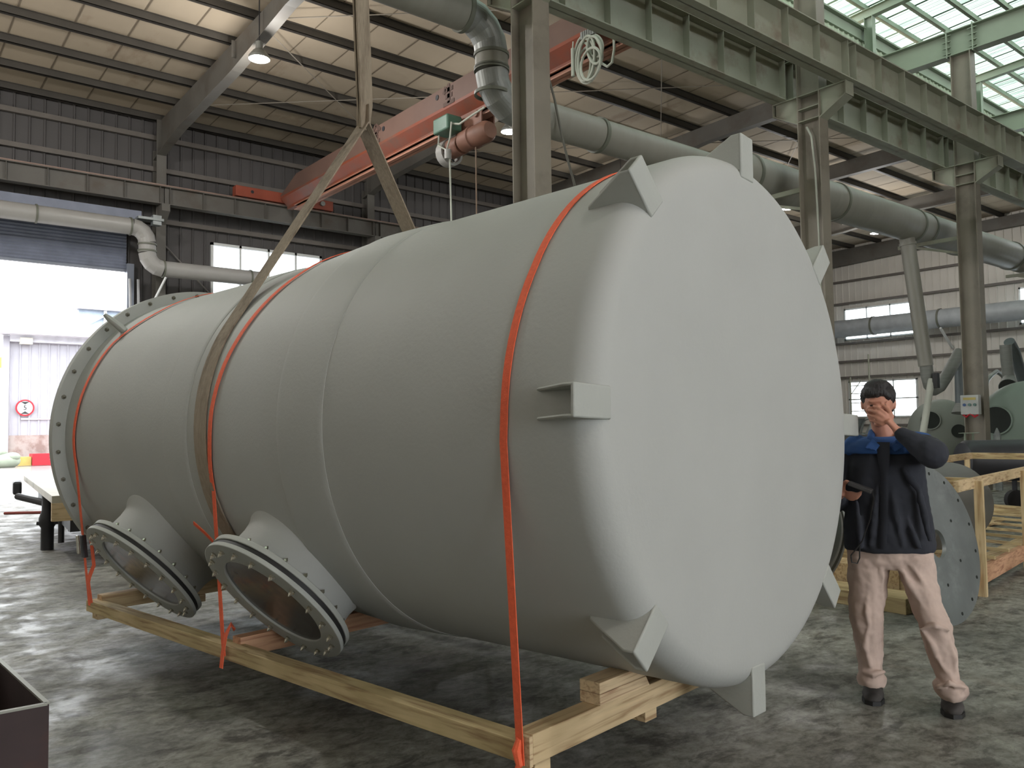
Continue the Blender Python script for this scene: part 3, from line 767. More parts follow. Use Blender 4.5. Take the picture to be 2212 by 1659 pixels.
obj('loop', MB().ribbon(P, [V((0, 1, 0))]*N_, [.06, .06]+[.06]*(N_-4)+[.06, .06], .009), sling_m, sl, local=True)
for dy, ww in ((0, .15), (-.03, .15)):
    obj('riser', MB().ribbon([S+V((0, dy*.4, -.06)), S+V((0, dy, .12)), S+V((-.01, dy, .5)), S+V((-.03, dy, 1.2)), hook+V((0, dy*.3, 0))], [V((1, .35, 0))]*5, [.10, ww*.95, ww, ww*.95, ww*.7], .012), sling_m, sl, local=True)
0 and obj('choke_fold', MB().tube([S+V((-.05, -.03, .0)), S+V((0, -.05, -.03)), S+V((.055, -.03, 0)), S+V((.03, .03, .02))], [.018, .028, .018, .01], 8), sling_m, sl, local=True)
hk = thing('crane_hook', 'dark steel hook block holding the beige sling above the picture', 'hook', mtx=TM)
obj('hook', MB().tube([hook+V((.0, 0, .32)), hook+V((0, 0, .16)), hook+V((.05, 0, .1)), hook+V((.08, 0, .02)), hook+V((.04, 0, -.05)), hook+V((-.03, 0, -.04)), hook+V((-.06, 0, .02))], [.03, .03, .034, .036, .034, .026, .012], 10), dark_m, hk, local=True)
obj('pulley_block', MB().box(tuple(hook+V((-.12, -.08, .3))), tuple(hook+V((.12, .08, .62)))), yellow_m, hk, local=True, smooth=False, bevel=.03)
for s in (-.07, .07): obj('rope', MB().cyl(hook+V((s, 0, .6)), hook+V((s, .15, 6.8-hook.z+1.3)), .008, seg=6), dark_m, hk, local=True)

# ------------------------------------------------------------------ overhead crane of the far bay
cr = thing('overhead_crane', 'orange overhead travelling crane spanning the far bay under the roof', 'crane', (9.2, 14.5, 7.4))
XC = 9.3
def cx_prof(y, zt=8.22, cut=0):
    # cross-section (x offset, z), camera side first
    return [(XC-.06, y, 7.42), (XC-.06, y, 7.56), (XC-.26, y, 7.72), (XC-.26, y, min(zt, 7.74)), (XC-.26, y, zt), (XC+.26, y, zt), (XC+.26, y, min(zt, 7.74)), (XC+.26, y, 7.72), (XC+.06, y, 7.56), (XC+.06, y, 7.42)]
up_ = MB(); lo_ = MB()
ys = [(7.75, 7.9), (8.35, 8.22), (20.1, 8.22), (21.1, 7.86)]
up_.rings([[(XC-.26, y, 7.80), (XC-.26, y, zt), (XC+.26, y, zt), (XC+.26, y, 7.80)] for y, zt in ys])
obj('box_girder', up_, orangeT_m, cr, smooth=False)
lo_.rings([[(XC-.262, y, 7.82), (XC+.262, y, 7.82), (XC+.262, y, 7.76), (XC+.07, y, 7.58), (XC+.07, y, 7.5), (XC-.07, y, 7.5), (XC-.07, y, 7.58), (XC-.262, y, 7.76)] for y, zt in ys])
obj('bent_skirt', lo_, orange_m, cr, smooth=False)
ib = MB().box((XC-.1, 7.8, 7.38), (XC+.1, 20.6, 7.395)).box((XC-.008, 7.8, 7.38), (XC+.008, 20.6, 7.52)).box((XC-.1, 7.8, 7.50), (XC+.1, 20.6, 7.515))
obj('trolley_beam', ib, mat('worn_pale_orange', (176, 128, 108), rough=.6), cr, smooth=False)
for yc, x0, x1 in ((21.5, 7.9, 10.75), (7.62, 8.0, 10.7)):
    e = obj('end_truck', MB().box((x0, yc-.13, 7.74), (x1, yc+.13, 8.02)), mat('dark_orange_truck', (150, 74, 54), rough=.6), cr, smooth=False, bevel=.01)
    for x in (x0+.3, x1-.3): obj('wheel', MB().cyl((x, yc-.05, 7.84), (x, yc+.05, 7.84), .12, seg=20), dark_m, e)
    obj('buffer', MB().cyl((x1-.35, yc-.13, 7.9), (x1-.35, yc-.2, 7.9), .07, seg=14), galv_m, e)
    obj('web_hole', MB().cyl((x0+.45, yc-.125, 7.9), (x0+.45, yc-.135, 7.9), .045, seg=12), dark_m, e)
fx = XC-.268
for x, y in ((944, 211), (828, 278)):
    p = atX(x, y, fx); obj('vent_hole', MB().cyl((fx+.003, p.y, p.z), (fx-.004, p.y, p.z), .055, seg=16), dark_m, cr)
# characters on the girder, stroke by stroke (u to the right as read, v up)
def glyph(px, py, strokes, size, name):
    p = atX(px, py, fx); m = MB()
    for (a, b) in strokes:
        m.bar((fx, p.y-a[0]*size, p.z+a[1]*size), (fx, p.y-b[0]*size, p.z+b[1]*size), .1*size/.5, .006, up=(1, 0, 0))
    obj(name, m, charm, cr, smooth=False)
sheng = [((-.25, .42), (-.42, .1)), ((-.3, .22), (.34, .22)), ((0, .5), (0, -.42)), ((-.26, -.08), (.28, -.08)), ((-.45, -.42), (.45, -.42))]
quan = [((0, .5), (-.46, .12)), ((0, .5), (.46, .12)), ((-.25, .1), (.25, .1)), ((0, .1), (0, -.42)), ((-.22, -.16), (.22, -.16)), ((-.4, -.42), (.4, -.42))]
glyph(969, 203, sheng, .42, 'painted_character'); glyph(812, 290, quan, .42, 'painted_character')
# hoist
hz = atX(1000, 262, XC-.05); hy = hz.y; dz = hz.z
ho = obj('hoist', MB().lathe([(0, .17), (.02, .2), (.3, .2), (.31, .225), (.36, .225), (.37, .2), (.75, .2), (.85, .15), (.85, .001)], (XC-.22, hy-.25, 6.95), (0, -1, 0), 24), brownst_m, cr)
obj('motor', MB().cyl((XC-.22, hy+.18, 6.92), (XC-.22, hy-.22, 6.92), .19, seg=18), brownst_m, ho)
obj('fan_cover', MB().lathe([(0, .21), (.0, .26), (.2, .26), (.2, .21)], (XC-.22, hy+.14, 6.86), (0, 1, 0), 20, cap=False, closed=True), ductW_m, ho)
fin = MB()
for k in range(10): a = 2*pi*k/10; fin.bar((XC-.22, hy+.3, 6.86), (XC-.22+.2*cos(a), hy+.3, 6.86+.2*sin(a)), .02, .03, up=(0, 1, 0))
obj('fan_grille', fin, dark_m, ho, smooth=False)
obj('control_box', MB().box((XC-.55, hy-.18, 7.18), (XC-.2, hy+.32, 7.48)), green_m, ho, smooth=False, bevel=.03)
obj('trolley', MB().box((XC-.16, hy-.75, 7.12), (XC-.13, hy+.1, 7.5)).box((XC+.13, hy-.75, 7.12), (XC+.16, hy+.1, 7.5)).box((XC-.16, hy-.6, 7.1), (XC+.16, hy-.3, 7.16)).cyl((XC-.2, hy-.6, 7.42), (XC-.12, hy-.6, 7.42), .07).cyl((XC-.2, hy-.05, 7.42), (XC-.12, hy-.05, 7.42), .07), brownst_m, ho, smooth=False)
obj('hoist_cable', MB().tube([(XC-.4, hy+.1, 7.5), (XC-.42, hy-.1, 7.32), (XC-.42, hy-.4, 7.22), (XC-.4, hy-.8, 7.28), (XC-.35, hy-1.1, 7.34)], .02, 8).tube([(XC-.45, hy+.25, 7.18), (XC-.5, hy+.2, 6.95), (XC-.48, hy-.05, 6.8), (XC-.5, hy-.2, 7.0), (XC-.48, hy-.22, 7.3)], .018, 8), cable_m, ho)
obj('limit_weight', MB().cyl((XC-.5, hy-.12, 6.78), (XC-.5, hy-.12, 6.6), .07, seg=12), ductW_m, ho)
obj('load_chain', MB().cyl((XC-.3, hy-.75, 6.7), (XC-.3, hy-.75, 1.9), .013, seg=6), mat('rusty_chain', (120, 96, 76)), ho)
obj('pendant_cable', MB().cyl((XC-.48, hy-.15, 6.8), (XC-.42, hy-.2, 1.4), .017, seg=6), cable_m, ho)
# cable coil with its row of clips, hanging by the crane girder
q0 = atX(1280, 88, 9.0)
cc = thing('cable_coil', 'looped bundle of pale cable hanging by a row of clips near the orange girder', 'cable', tuple(q0))
def cpx(x, y): return atX(x, y, 9.0)
def ring_px(cx, cy, rx, ry, ph=0, n=26, tilt=0, z=9.0):
    out = []
    for i in range(n):
        a = 2*pi*i/n+ph; X = rx*cos(a); Y = ry*sin(a); out.append(atX(cx+X*cos(tilt)-Y*sin(tilt), cy+X*sin(tilt)+Y*cos(tilt), z))
    return out
lp = MB()
for cx_, cy_, rx, ry, tl, z in ((1265, 130, 20, 46, .06, 9.0), (1267, 126, 17, 49, .1, 8.98), (1262, 134, 14, 42, .0, 9.02), (1284, 108, 15, 30, -.15, 8.97), (1288, 112, 12, 26, -.2, 9.03), (1270, 140, 22, 40, .15, 9.04), (1263, 128, 21, 50, -.02, 9.06), (1276, 138, 20, 36, .25, 8.95), (1286, 100, 16, 24, -.1, 9.02)):
    lp.tube(ring_px(cx_, cy_, rx, ry, tilt=tl, z=z), .022, 8, closed=True)
obj('cable_loops', lp, cable_m, cc)
cl = None
for k in range(6):
    p = cpx(1259+4.6*k, 78-2.3*k)
    obj('clip', MB().box(tuple(p-V((.03, .03, .06))), tuple(p+V((.03, .03, .06)))), galv_m, cc, smooth=False)
dr_ = MB().tube([cpx(1300, 137), cpx(1312, 144), cpx(1322, 135), cpx(1327, 105), cpx(1325, 70), cpx(1324, 45)], .02, 8)
obj('cable_drop', dr_, cable_m, cc)
ctl = tag(obj('festoon_rod', MB().cyl(cpx(1237, 105), cpx(1238, 165), .03, seg=8).cyl(cpx(1238, 90), cpx(1237, 105), .012, seg=6), cable_m), 'short pale hanging rod left of the looped cable bundle', 'rod')
fc = MB()
for a, b, s in ((1372, 1392, 42), (1376, 1400, 34), (1392, 1414, 22)):
    fc.tube([atX(a, 66, 9.3), atX(a+4, 66+s*.7, 9.3), atX((a+b)/2, 66+s, 9.3), atX(b-3, 66+s*.7, 9.3), atX(b, 76, 9.3)], .016, 6)
tag(obj('festoon_cable', fc, mat('dark_cable', (70, 70, 62))), 'dark sagging loops of cable under the orange crane girder end', 'cable')
rp_ = MB().tube([atY(1183, 160, 7.9), atY(1198, 215, 7.9), atY(1213, 290, 7.9), atY(1225, 340, 7.9), atY(1241, 398, 7.9), atY(1262, 520, 7.9)], .016, 8)
tag(obj('hanging_rope', rp_, mat('dark_rope', (88, 86, 76))), 'thin dark rope hanging beside the nearest column in front of the duct', 'rope')

# ------------------------------------------------------------------ ducts
du = thing('ventilation_duct', 'large grey-green ventilation duct running along behind the centre columns', 'duct', (7, 8.2, 5.6))
DY = 8.2
def dpx(x, y): return atY(x, y, DY)
c1 = dpx(1062, 150)
zlo, zhi = 5.66, None
cX = c1.x
pU = dpx(985, 20); zhi = pU.z
rU = .215
# upper run comes from the left at the high level
obj('upper_run', MB().cyl((-2, DY, zhi), (cX-.42, DY, zhi), .235, seg=36), duct_m, du)
def gored(p0, d0, d1, R_, r, n=4):
    # mitred elbow from direction d0 to d1 with n gores
    P = []; d0 = V(d0); d1 = V(d1)
    for i in range(n+1):
        a = pi/2*i/n; P.append(V(p0)+d0*(R_*sin(a))+d1*(R_*(1-cos(a))))
    return P
e1 = gored((cX-.42, DY, zhi), (1, 0, 0), (0, 0, -1), .42, rU)
obj('upper_elbow', MB().tube(e1, rU, 36), galv_m, du, ang=8)
obj('riser', MB().cyl((cX, DY, zhi-.42), (cX, DY, zlo+.42), rU, seg=36), duct_m, du)
e2 = gored((cX, DY, zlo+.42), (0, 0, -1), (1, 0, 0), .42, rU)
obj('lower_elbow', MB().tube(e2, rU, 36), galv_m, du, ang=8)
obj('lower_run', MB().cyl((cX+.42, DY, zlo), (11.2, DY, zlo+.01), .235, seg=40), duct_m, du)
obj('reducer', MB().cyl((11.2, DY, zlo+.01), (11.9, DY, 5.74), .235, .355, seg=40), duct_m, du)
obj('wide_run', MB().cyl((11.9, DY, 5.74), (36.4, DY, 5.74), .355, seg=44), duct_m, du)
for x, r, z in ((cX-.45, .25, zhi), (8.3, .25, zlo), (11.2, .25, zlo), (11.9, .37, 5.74), (14.75, .37, 5.74), (17.95, .37, 5.74), (18.5, .37, 5.74), (20.3, .37, 5.74), (23.5, .37, 5.74), (28, .37, 5.74)):
    obj('clamp', MB().lathe([(-.03, r-.02), (-.03, r+.008), (.03, r+.008), (.03, r-.02)], (x, DY, z), (1, 0, 0), 40, cap=False, closed=True), clamp_m, du)
for z in (zhi-.44, zhi-.62, zhi-.95, zlo+.44):
    obj('clamp', MB().lathe([(-.02, rU-.01), (-.02, rU+.016), (.02, rU+.016), (.02, rU-.01)], (cX, DY, z), (0, 0, 1), 40, cap=False, closed=True), clamp_m, du)
for gx in (12.2, 18.2, 24.3, 30.4):
    sa = obj('support_arm', MB().bar((gx, 7.3, 5.33), (gx, 8.6, 5.33), .06, .08), steel_m, du, smooth=False); obj('stay', MB().bar((gx, 7.3, 5.0), (gx, 8.3, 5.3), .05, .05), steel_m, sa, smooth=False)
# branch duct slanting down
p0 = dpx(1958, 508); p1 = atY(2000, 790, 8.0)
bd = thing('branch_duct', 'narrow grey duct slanting down from the big duct behind the man', 'duct', tuple(p0))
obj('pipe', MB().cyl(p0, p1, .155, .15, seg=24), duct_m, bd)
for f_ in (.06, ): q = p0.lerp(p1, f_); obj('collar', MB().cyl(q, q+(p1-p0).normalized()*.06, .175, seg=24), duct_m, bd)
fa = thing('extraction_hose', 'grey flexible extraction arm folded in a V below the slanting duct', 'hose', tuple(p1))
fp = [atY(x, y, 8.0) for x, y in ((2000, 786), (2003, 812), (2008, 832), (2018, 842), (2030, 835), (2045, 812), (2060, 785), (2072, 762))]
obj('hose', MB().tube(fp, .13, 18), flex_m, fa)
obj('mast', MB().cyl(atY(2012, 820, 7.9), atY(1990, 960, 7.9), .07, seg=12), cable_m, fa)
obj('joint', MB().box(tuple(atY(2022, 822, 7.8)-V((.06, .05, .16))), tuple(atY(2022, 822, 7.8)+V((.06, .05, .16)))), black_m, fa, smooth=False)
hd_ = thing('extraction_hood', 'grey hanging extraction pipe with flared end left of the push-button box', 'hood', tuple(atY(2076, 890, 8.0)))
obj('pipe', MB().tube([atY(2074, 770, 8.0), atY(2076, 875, 8.0)], .12, 18), mat('blue_grey_pipe', (96, 104, 104), rough=.5), hd_)
obj('flare', MB().cyl(atY(2076, 872, 8.0), atY(2075, 893, 8.0), .12, .19, seg=20), flex_m, hd_)
rh = thing('extraction_hood', 'flared grey hose end with a black mouth at the right picture edge', 'hood', tuple(atY(2183, 840, 9.0)))
obj('hose', MB().tube([atY(2172, 745, 9.0), atY(2174, 775, 9.0), atY(2180, 822, 9.0)], .15, 18), flex_m, rh)
obj('hood_rim', MB().cyl(atY(2180, 818, 9.0), atY(2178, 836, 8.85), .16, .24, seg=24), flex_m, rh)
obj('mouth', MB().cyl(atY(2178.2, 835.5, 8.85), atY(2178, 836.5, 8.84), .225, seg=24), hole_m, rh)
tag(obj('flexible_hose', MB().tube([atY(2180, 738, 9.4), atY(2192, 760, 9.4), (atY(2203, 800, 9.4)), atY(2215, 840, 9.4), atY(2225, 880, 9.4)], .15, 16), mat('blue_grey_pipe', (96, 104, 104))), 'blue-grey hose bending down at the right picture edge behind the black-mouthed hose', 'hose')
tag(obj('flexible_hose', MB().tube([atY(2128, 1010, 11), atY(2127, 850, 11), atY(2132, 822, 11), atY(2140, 812, 11), atY(2153, 802, 11), atY(2166, 812, 11), atY(2174, 826, 11)], .07, 12), galv_m), 'small silver hose arched over the greenish vessel by the column', 'hose')
# end wall duct
ew = thing('wall_duct', 'pale horizontal duct crossing the windows of the end wall', 'duct', (35.7, 10, 5.75))
obj('pipe', MB().cyl((35.7, -6, 5.73), (35.7, 21.5, 5.73), .4, seg=32), mat('pale_blue_duct', (160, 164, 166), rough=.5), ew)
for y in (18.1, 15.2, 11.0): obj('clamp', MB().lathe([(-.04, .38), (-.04, .43), (.04, .43), (.04, .38)], (35.7, y, 5.73), (0, 1, 0), 32, cap=False, closed=True), clamp_m, ew)
st = MB()
for y in (15.1, 9.3): st.bar((36.5, y, 4.5), (35.4, y, 5.3), .08, .08)
obj('stay', st, white_m, ew, smooth=False)
# duct on the left wall with its double bend
wd = thing('wall_duct', 'pale duct on the left wall dropping in a double bend beside the doorway', 'duct', (5.6, 21.3, 5.6))
YD = 21.15
def lp_(x, y): return atY(x, y, YD)
a0 = lp_(0, 453); a1 = lp_(285, 488); b1 = lp_(342, 583); b2 = lp_(535, 597)
zt, zb = (a0.z+a1.z)/2, (b1.z+b2.z)/2
xe = lp_(318, 540).x
obj('upper_pipe', MB().cyl((XB+.2, YD, zt), (xe-.36, YD, zt), .2, seg=32), ductW_m, wd)
E1 = gored((xe-.36, YD, zt), (1, 0, 0), (0, 0, -1), .36, .2); obj('upper_bend', MB().tube(E1, .205, 32), ductW_m, wd, ang=8)
obj('drop', MB().cyl((xe, YD, zt-.36), (xe, YD, zb+.36), .2, seg=32), ductW_m, wd)
E2 = gored((xe, YD, zb+.36), (0, 0, -1), (1, 0, 0), .36, .2); obj('lower_bend', MB().tube(E2, .205, 32), ductW_m, wd, ang=8)
obj('lower_pipe', MB().cyl((xe+.36, YD, zb), (8.6, YD, zb), .2, seg=32), ductW_m, wd)
for x, z, d in ((xe-.4, zt, (1, 0, 0)), (3.2, zt, (1, 0, 0)), (xe, zt-.4, (0, 0, 1)), (xe, zb+.4, (0, 0, 1)), (xe+.38, zb, (1, 0, 0)), (8.2, zb, (1, 0, 0))):
    obj('clamp', MB().lathe([(-.02, .19), (-.02, .222), (.02, .222), (.02, .19)], (x, YD, z), d, 32, cap=False, closed=True), clamp_m, wd)
obj('stay', MB().bar((xe+.42, YD-.1, zb-.22), (xe+.15, YD+.2, zb-.95), .04, .04), white_m, wd, smooth=False)
obj('damper', MB().box((xe-.25, YD-.15, zt+.2), (xe+.35, YD+.15, zt+.26)).box((xe+.1, YD-.12, zt+.1), (xe+.3, YD+.1, zt+.34)), galvp_m, wd, smooth=False)
tag(obj('wall_pipe', MB().cyl((5.3+.25, YW-.3, 0), (5.3+.1, YW-.3, 5.3), .035, seg=8).cyl((5.7, YW-.3, 0), (5.6, YW-.3, 5.3), .035, seg=8), mat('pale_pipe', (170, 170, 172))), 'pair of thin pale pipes running up the wall beside the doorway', 'pipe')
tag(obj('brace_rod', MB().cyl((6.2, YW-.1, 6.4), (9.4, YW-.1, 3.2), .02, seg=6), mat('grey_rod', (120, 116, 112))), 'thin grey diagonal brace rod on the wall left of the window', 'rod')

# ------------------------------------------------------------------ hanging lamps
LW = 150
FILL_LAMPS = [(-.5, 13, 8.2, 'first over the far bay'), (-4, 19, 7.4, 'low by the front wall'), (18.2, 17, 8.4, 'above the middle of the far bay'), (3.0, -4.5, 8.4, 'over the camera side'), (9.5, -4.5, 8.4, 'second over the camera side')]
lamp_e = emis('lamp_lens', (244, 250, 255), 30)
ls = None
for (x, y, z, nm, pw) in ((560, 128, 8.62, 'bright white high-bay lamp hanging from the rafter at upper left', .8), (1100, 285, 8.5, 'white high-bay lamp half hidden by the nearest column', .35),
                      (1702, 451, 8.55, 'small high-bay lamp showing just right of the tank edge', .55), (1892, 504, 8.5, 'small high-bay lamp hanging below the wide duct', .8)):
    p = atZ(x, y, z)
    t = thing('high_bay_lamp', nm, 'lamp', tuple(p), 'high bay lamps')
    if ls is None:
        a = obj('reflector', MB().lathe([(0, .20), (.05, .2), (.16, .12), (.2, .07), (.34, .07), (.34, .001)], (0, 0, 0), (0, 0, 1), 28), galv_m, t, local=True)
        b = obj('lens', MB().lathe([(-.012, .001), (-.01, .15), (.0, .185), (.01, .19)], (0, 0, 0), (0, 0, 1), 28), lamp_e, t, local=True)
        c = obj('hanger', MB().cyl((0, 0, .34), (0, 0, 1.42), .012, seg=6), dark_m, t, local=True)
        ls = (a, b, c)
    else:
        for s in ls: cpart(s, t)
    ld = D.lights.new('lamp_light', 'POINT'); lo = D.objects.new('lamp_light', ld); COL.objects.link(lo); lo.parent = t; lo.location = (0, 0, -.22)
    ld.energy = LW*pw; ld.shadow_soft_size = .2; ld.color = (1, .975, .94)
# unseen fill lamps, added to brighten the ceiling and the tank's left side
for n_, (x, y, z, nm) in enumerate(FILL_LAMPS):
    t = thing('high_bay_lamp', 'added fill lamp out of view, ' + nm, 'lamp', (x, y, z), 'added fill lamps out of view')
    for s in ls: cpart(s, t)
    ld = D.lights.new('lamp_light', 'POINT'); lo = D.objects.new('lamp_light', ld); COL.objects.link(lo); lo.parent = t; lo.location = (0, 0, -.22)
    ld.energy = LW*(2.2, 1, .3, 1, 1)[n_]; ld.shadow_soft_size = .2; ld.color = (1, .975, .94)

# ------------------------------------------------------------------ things on the right: crate, leaning disc, drums, vessels
cu = V((.990, .138, 0)); cv = V((-.138, .990, 0)); c_o = V((7.44, 2.96, 0))
def cp(s, w_, z): return c_o+cu*s+cv*w_+V((0, 0, z))
crate = thing('crate_frame', 'open crate frame of pale timber rails and posts at the right edge', 'crate', tuple(c_o))
CW, S0, S1 = 1.4, -.5, 5.7
def cbar(name, a, b, w_, h_, m, up=(0, 0, 1)): return obj(name, MB().bar(a, b, w_, h_, up), m, crate, smooth=False, bevel=.003)
for w_, zb in ((0, .15), (CW, .2)):
    cbar('top_rail', cp(S0, w_, .95), cp(S1, w_, .95), .04, .09, WX)
    cbar('bottom_rail', cp(-.08, w_, zb), cp(S1, w_, zb), .05, .15, WR)
    for s in (0, 1.72, 3.44, 5.66): cbar('post', cp(s, w_-.045 if w_ == 0 else w_+.045, 0), cp(s, w_-.045 if w_ == 0 else w_+.045, .97), .07, .045, WZ, up=tuple(cu))
for s in (-.03, S1): cbar('top_rail', cp(s, 0, .95), cp(s, CW, .95), .04, .09, WY); cbar('bottom_rail', cp(s, 0, .15), cp(s, CW, .2), .05, .12, WY)
s = .05
while s < 5.5: cbar('slat', cp(s, -.02, .25), cp(s, CW+.02, .28), .035, .03, WY); s += .52
for w_ in (.3, 1.1): cbar('deck_board', cp(-.02, w_, .05), cp(S1, w_, .05), .2, .05, WX)
# leaning disc
n_ = (V((.06, .998, 0))*.98 + V((0, 0, -.2))).normalized(); w_ = (V((0, 0, 1)) - n_*n_.z).normalized()
db = V((6.29, 2.645, 0.0)); dc = db + w_*.585
disc = thing('steel_disc', 'big dull galvanised disc with a centre hole leaning upright against the crate', 'disc', tuple(db))
obj('plate', MB().lathe([(0, .105), (0, .578), (.004, .585), (.026, .585), (.03, .578), (.03, .105)], dc, n_, 72, cap=False, closed=True), galvp_m, disc)
hl = MB(); xx = w_.cross(n_)
for k in range(16):
    a = 2*pi*(k+.5)/16; p = dc+(xx*cos(a)+w_*sin(a))*.53; hl.cyl(p-n_*.002, p+n_*.004, .013, seg=10)
for k in range(6):
    a = 2*pi*(k+.5)/6; p = dc+(xx*cos(a)+w_*sin(a))*.3; hl.cyl(p-n_*.002, p+n_*.004, .012, seg=10)
obj('bolt_hole', hl, hole_m, disc)
# dark grey drum inside the crate
dr = thing('drum', 'dark grey round drum lying behind the crate rails', 'drum', tuple(cp(1.2, .62, .18)))
a, b = cp(.1, .72, .62), cp(1.75, .64, .62)
obj('drum_shell', MB().lathe([(0, .001), (0, .36), (.03, .42), (1.6, .42), (1.65, .40), (1.65, .36), (1.5, .34), (1.5, .001)], a, (b-a), 48, cap=False), mat('dark_grey_drum', (92, 90, 84), rough=.6), dr)
for s in (.5, 1.4):
    q = cp(s, .68, 0); obj('saddle', MB().bar(q+cv*-.3+V((0, 0, .14)), q+cv*.3+V((0, 0, .14)), .1, .2), WX, dr, smooth=False)
# black horizontal tank on wheels
e0 = atX(2092, 1000, 14.0); e0.z = .82; ed = V((.777, -.63, 0))
bt = thing('black_tank', 'long black cylinder with rounded end lying beyond the crate', 'tank', (e0.x+1.5, e0.y-1.2, 0))
obj('shell', MB().lathe([(0, .001), (.0, .2), (.03, .29), (.09, .33), (4.4, .33), (4.4, .001)], e0-ed*.12, ed, 40, cap=False), dark_m, bt)
obj('end_sleeve', MB().lathe([(1.15, .33), (1.15, .35), (4.4, .35), (4.4, .33)], e0-ed*.12, ed, 40, cap=False), mat('dark_glossy_wrap', (52, 54, 58), rough=.3), bt)
for d in (.9, 2.6, 3.6):
    for s in (-.28, .28):
        q = e0+ed*d+V((.63, .777, 0))*s
        obj('wheel', MB().cyl(V((q.x, q.y, .16))-V((.63, .777, 0))*.05, V((q.x, q.y, .16))+V((.63, .777, 0))*.05, .16, seg=24), black_m, bt)
        obj('bracket', MB().bar(V((q.x, q.y, .16)), V((q.x, q.y, .56)), .06, .06), dark_m, bt, smooth=False)
# two pale vessels far behind with dark round openings
def vessel(px, py, X, r, L_, label, m, holes, cz=None):
    c = atX(px, py, X)
    if cz: c.z = cz
    t = thing('round_vessel', label, 'vessel', (c.x, c.y, 0), 'pale round vessels in the background')
    dv = V((-c.x, -c.y, 0)).normalized()
    pr = [(-.38*r+.38*r*(1-cos(i*pi/16)) if 0 else .42*r*(1-cos(pi/2*(1-i/8)))-.0, r*cos(pi/2*(1-i/8))) for i in range(9)]
    pr = [(.42*r-.42*r*sin(pi/2*(1-i/8)), max(.001, r*cos(pi/2*(1-i/8)))) for i in range(9)]
    pr += [(L_, r), (L_+.01, .001)]
    o_ = c + dv*(.42*r)
    obj('shell', MB().lathe(pr, o_, -dv, 56, cap=False), m, t)
    for (hx, hy, hr) in holes:
        d = ray(hx, hy); best = None
        # point on the dome: march along the ray
        tt = (c-dv*0-CAM).length*.9
        for _ in range(400):
            q = CAM+d.normalized()*tt; ql = q-o_; h_ = -ql.dot(dv); rr = (ql+dv*h_).length
            if h_ > 0 and rr < r and h_ > .42*r-.42*r*math.sqrt(max(0, 1-(rr/r)**2)): break
            tt += .01
        nn = (q-(c-dv*.8)).normalized(); nn = (dv*.75+nn*.25).normalized()
        if hr > .2:
            obj('manhole_ring', MB().lathe([(-.3, hr+.03), (.08, hr+.03), (.08, hr), (-.3, hr)], q, nn, 32, cap=False, closed=True), m, t)
        obj('opening', MB().lathe([(-.3, hr), (.07, hr), (.071, .001), (-.3, .001)], q, nn, 32, cap=False), hole_m, t)
    cr_ = obj('cradle', MB().box((-.1, -r*.8, 0), (.1, r*.8, .3)), WX, t, smooth=False, local=True); cr_.location = (.9, .3, 0)
    return t
vessel(2034, 925, 26.0, .95, 3.0, 'pale grey-green vessel end with a dark round manhole, left of the push-button box column', vesselg_m, [(2010, 908, .26), (2071, 931, .2)], cz=1.15)
vessel(2228, 935, 20.5, 1.08, 2.2, 'pale green vessel with a dark round opening, right of the push-button box column', vessel_m, [(2152, 908, .3)], cz=1.25)
# small sheet metal stand in front of the column
q = atX(2094, 936, 15.6)
sd = thing('metal_stand', 'small pale sheet-metal stand in front of the push-button box column', 'stand', (q.x, q.y, 0))
tt = rg*1; tt.z = 0; tt.normalize(); dd = V((.9, .4, 0))
tpz = q.z
obj('top_plate', MB().prism([q-tt*.2+dd*-.1, q+tt*.13+dd*-.1, q+tt*.2+dd*.15, q-tt*.12+dd*.15], (0, 0, .01)), lsteel_m, sd, smooth=False)
for s in (-.08, .06): obj('leg', MB().cyl((q.x+tt.x*s, q.y+tt.y*s, 0), (q.x+tt.x*s, q.y+tt.y*s, tpz), .02, seg=8), lsteel_m, sd)
# scaffold in front of the low end-wall window and a small machine beside it
sc0 = thing('scaffold_tower', 'thin grey scaffold frame standing in front of the lower end window beside the tank', 'scaffold', (34.0, 18.6, 0))
def sp(x, y): return atX(x, y, 34.0)
for x in (1838, 1879): obj('upright', MB().cyl(V((34, sp(x, 860).y, 0)), V((34, sp(x, 860).y, sp(x, 765 if x == 1879 else 815).z)), .035, seg=8), steel_m, sc0)
for y in (833, 850, 870, 888): obj('rung', MB().cyl(sp(1838, y+1), sp(1879, y-1), .022, seg=6), steel_m, sc0)
obj('diagonal_brace', MB().cyl(sp(1840, 850), sp(1860, 822), .02, seg=6), steel_m, sc0)
mc = thing('shop_machine', 'grey machine with a cone hopper far behind, between the tank edge and the man', 'machine', tuple(V((28, atX(1852, 920, 28).y, 0))))
mq = mc.location
obj('cabinet', MB().box((mq.x-.5, mq.y-.9, 0), (mq.x+.5, mq.y+.5, 1.0)), mat('dark_grey_machine', (84, 84, 80)), mc, smooth=False, bevel=.03)
obj('hopper', MB().cyl((mq.x, mq.y+.1, 1.0), (mq.x, mq.y+.1, 1.55), .12, .42, seg=20), galvp_m, mc)
obj('hopper', MB().cyl((mq.x, mq.y-.6, 1.0), (mq.x, mq.y-.6, 1.35), .3, .12, seg=20), galvp_m, mc)
obj('pipe', MB().tube([(mq.x, mq.y-.1, 1.0), (mq.x, mq.y-.25, 1.5), (mq.x, mq.y-.7, 1.6), (mq.x, mq.y-.8, 1.0)], .05, 10), galv_m, mc)
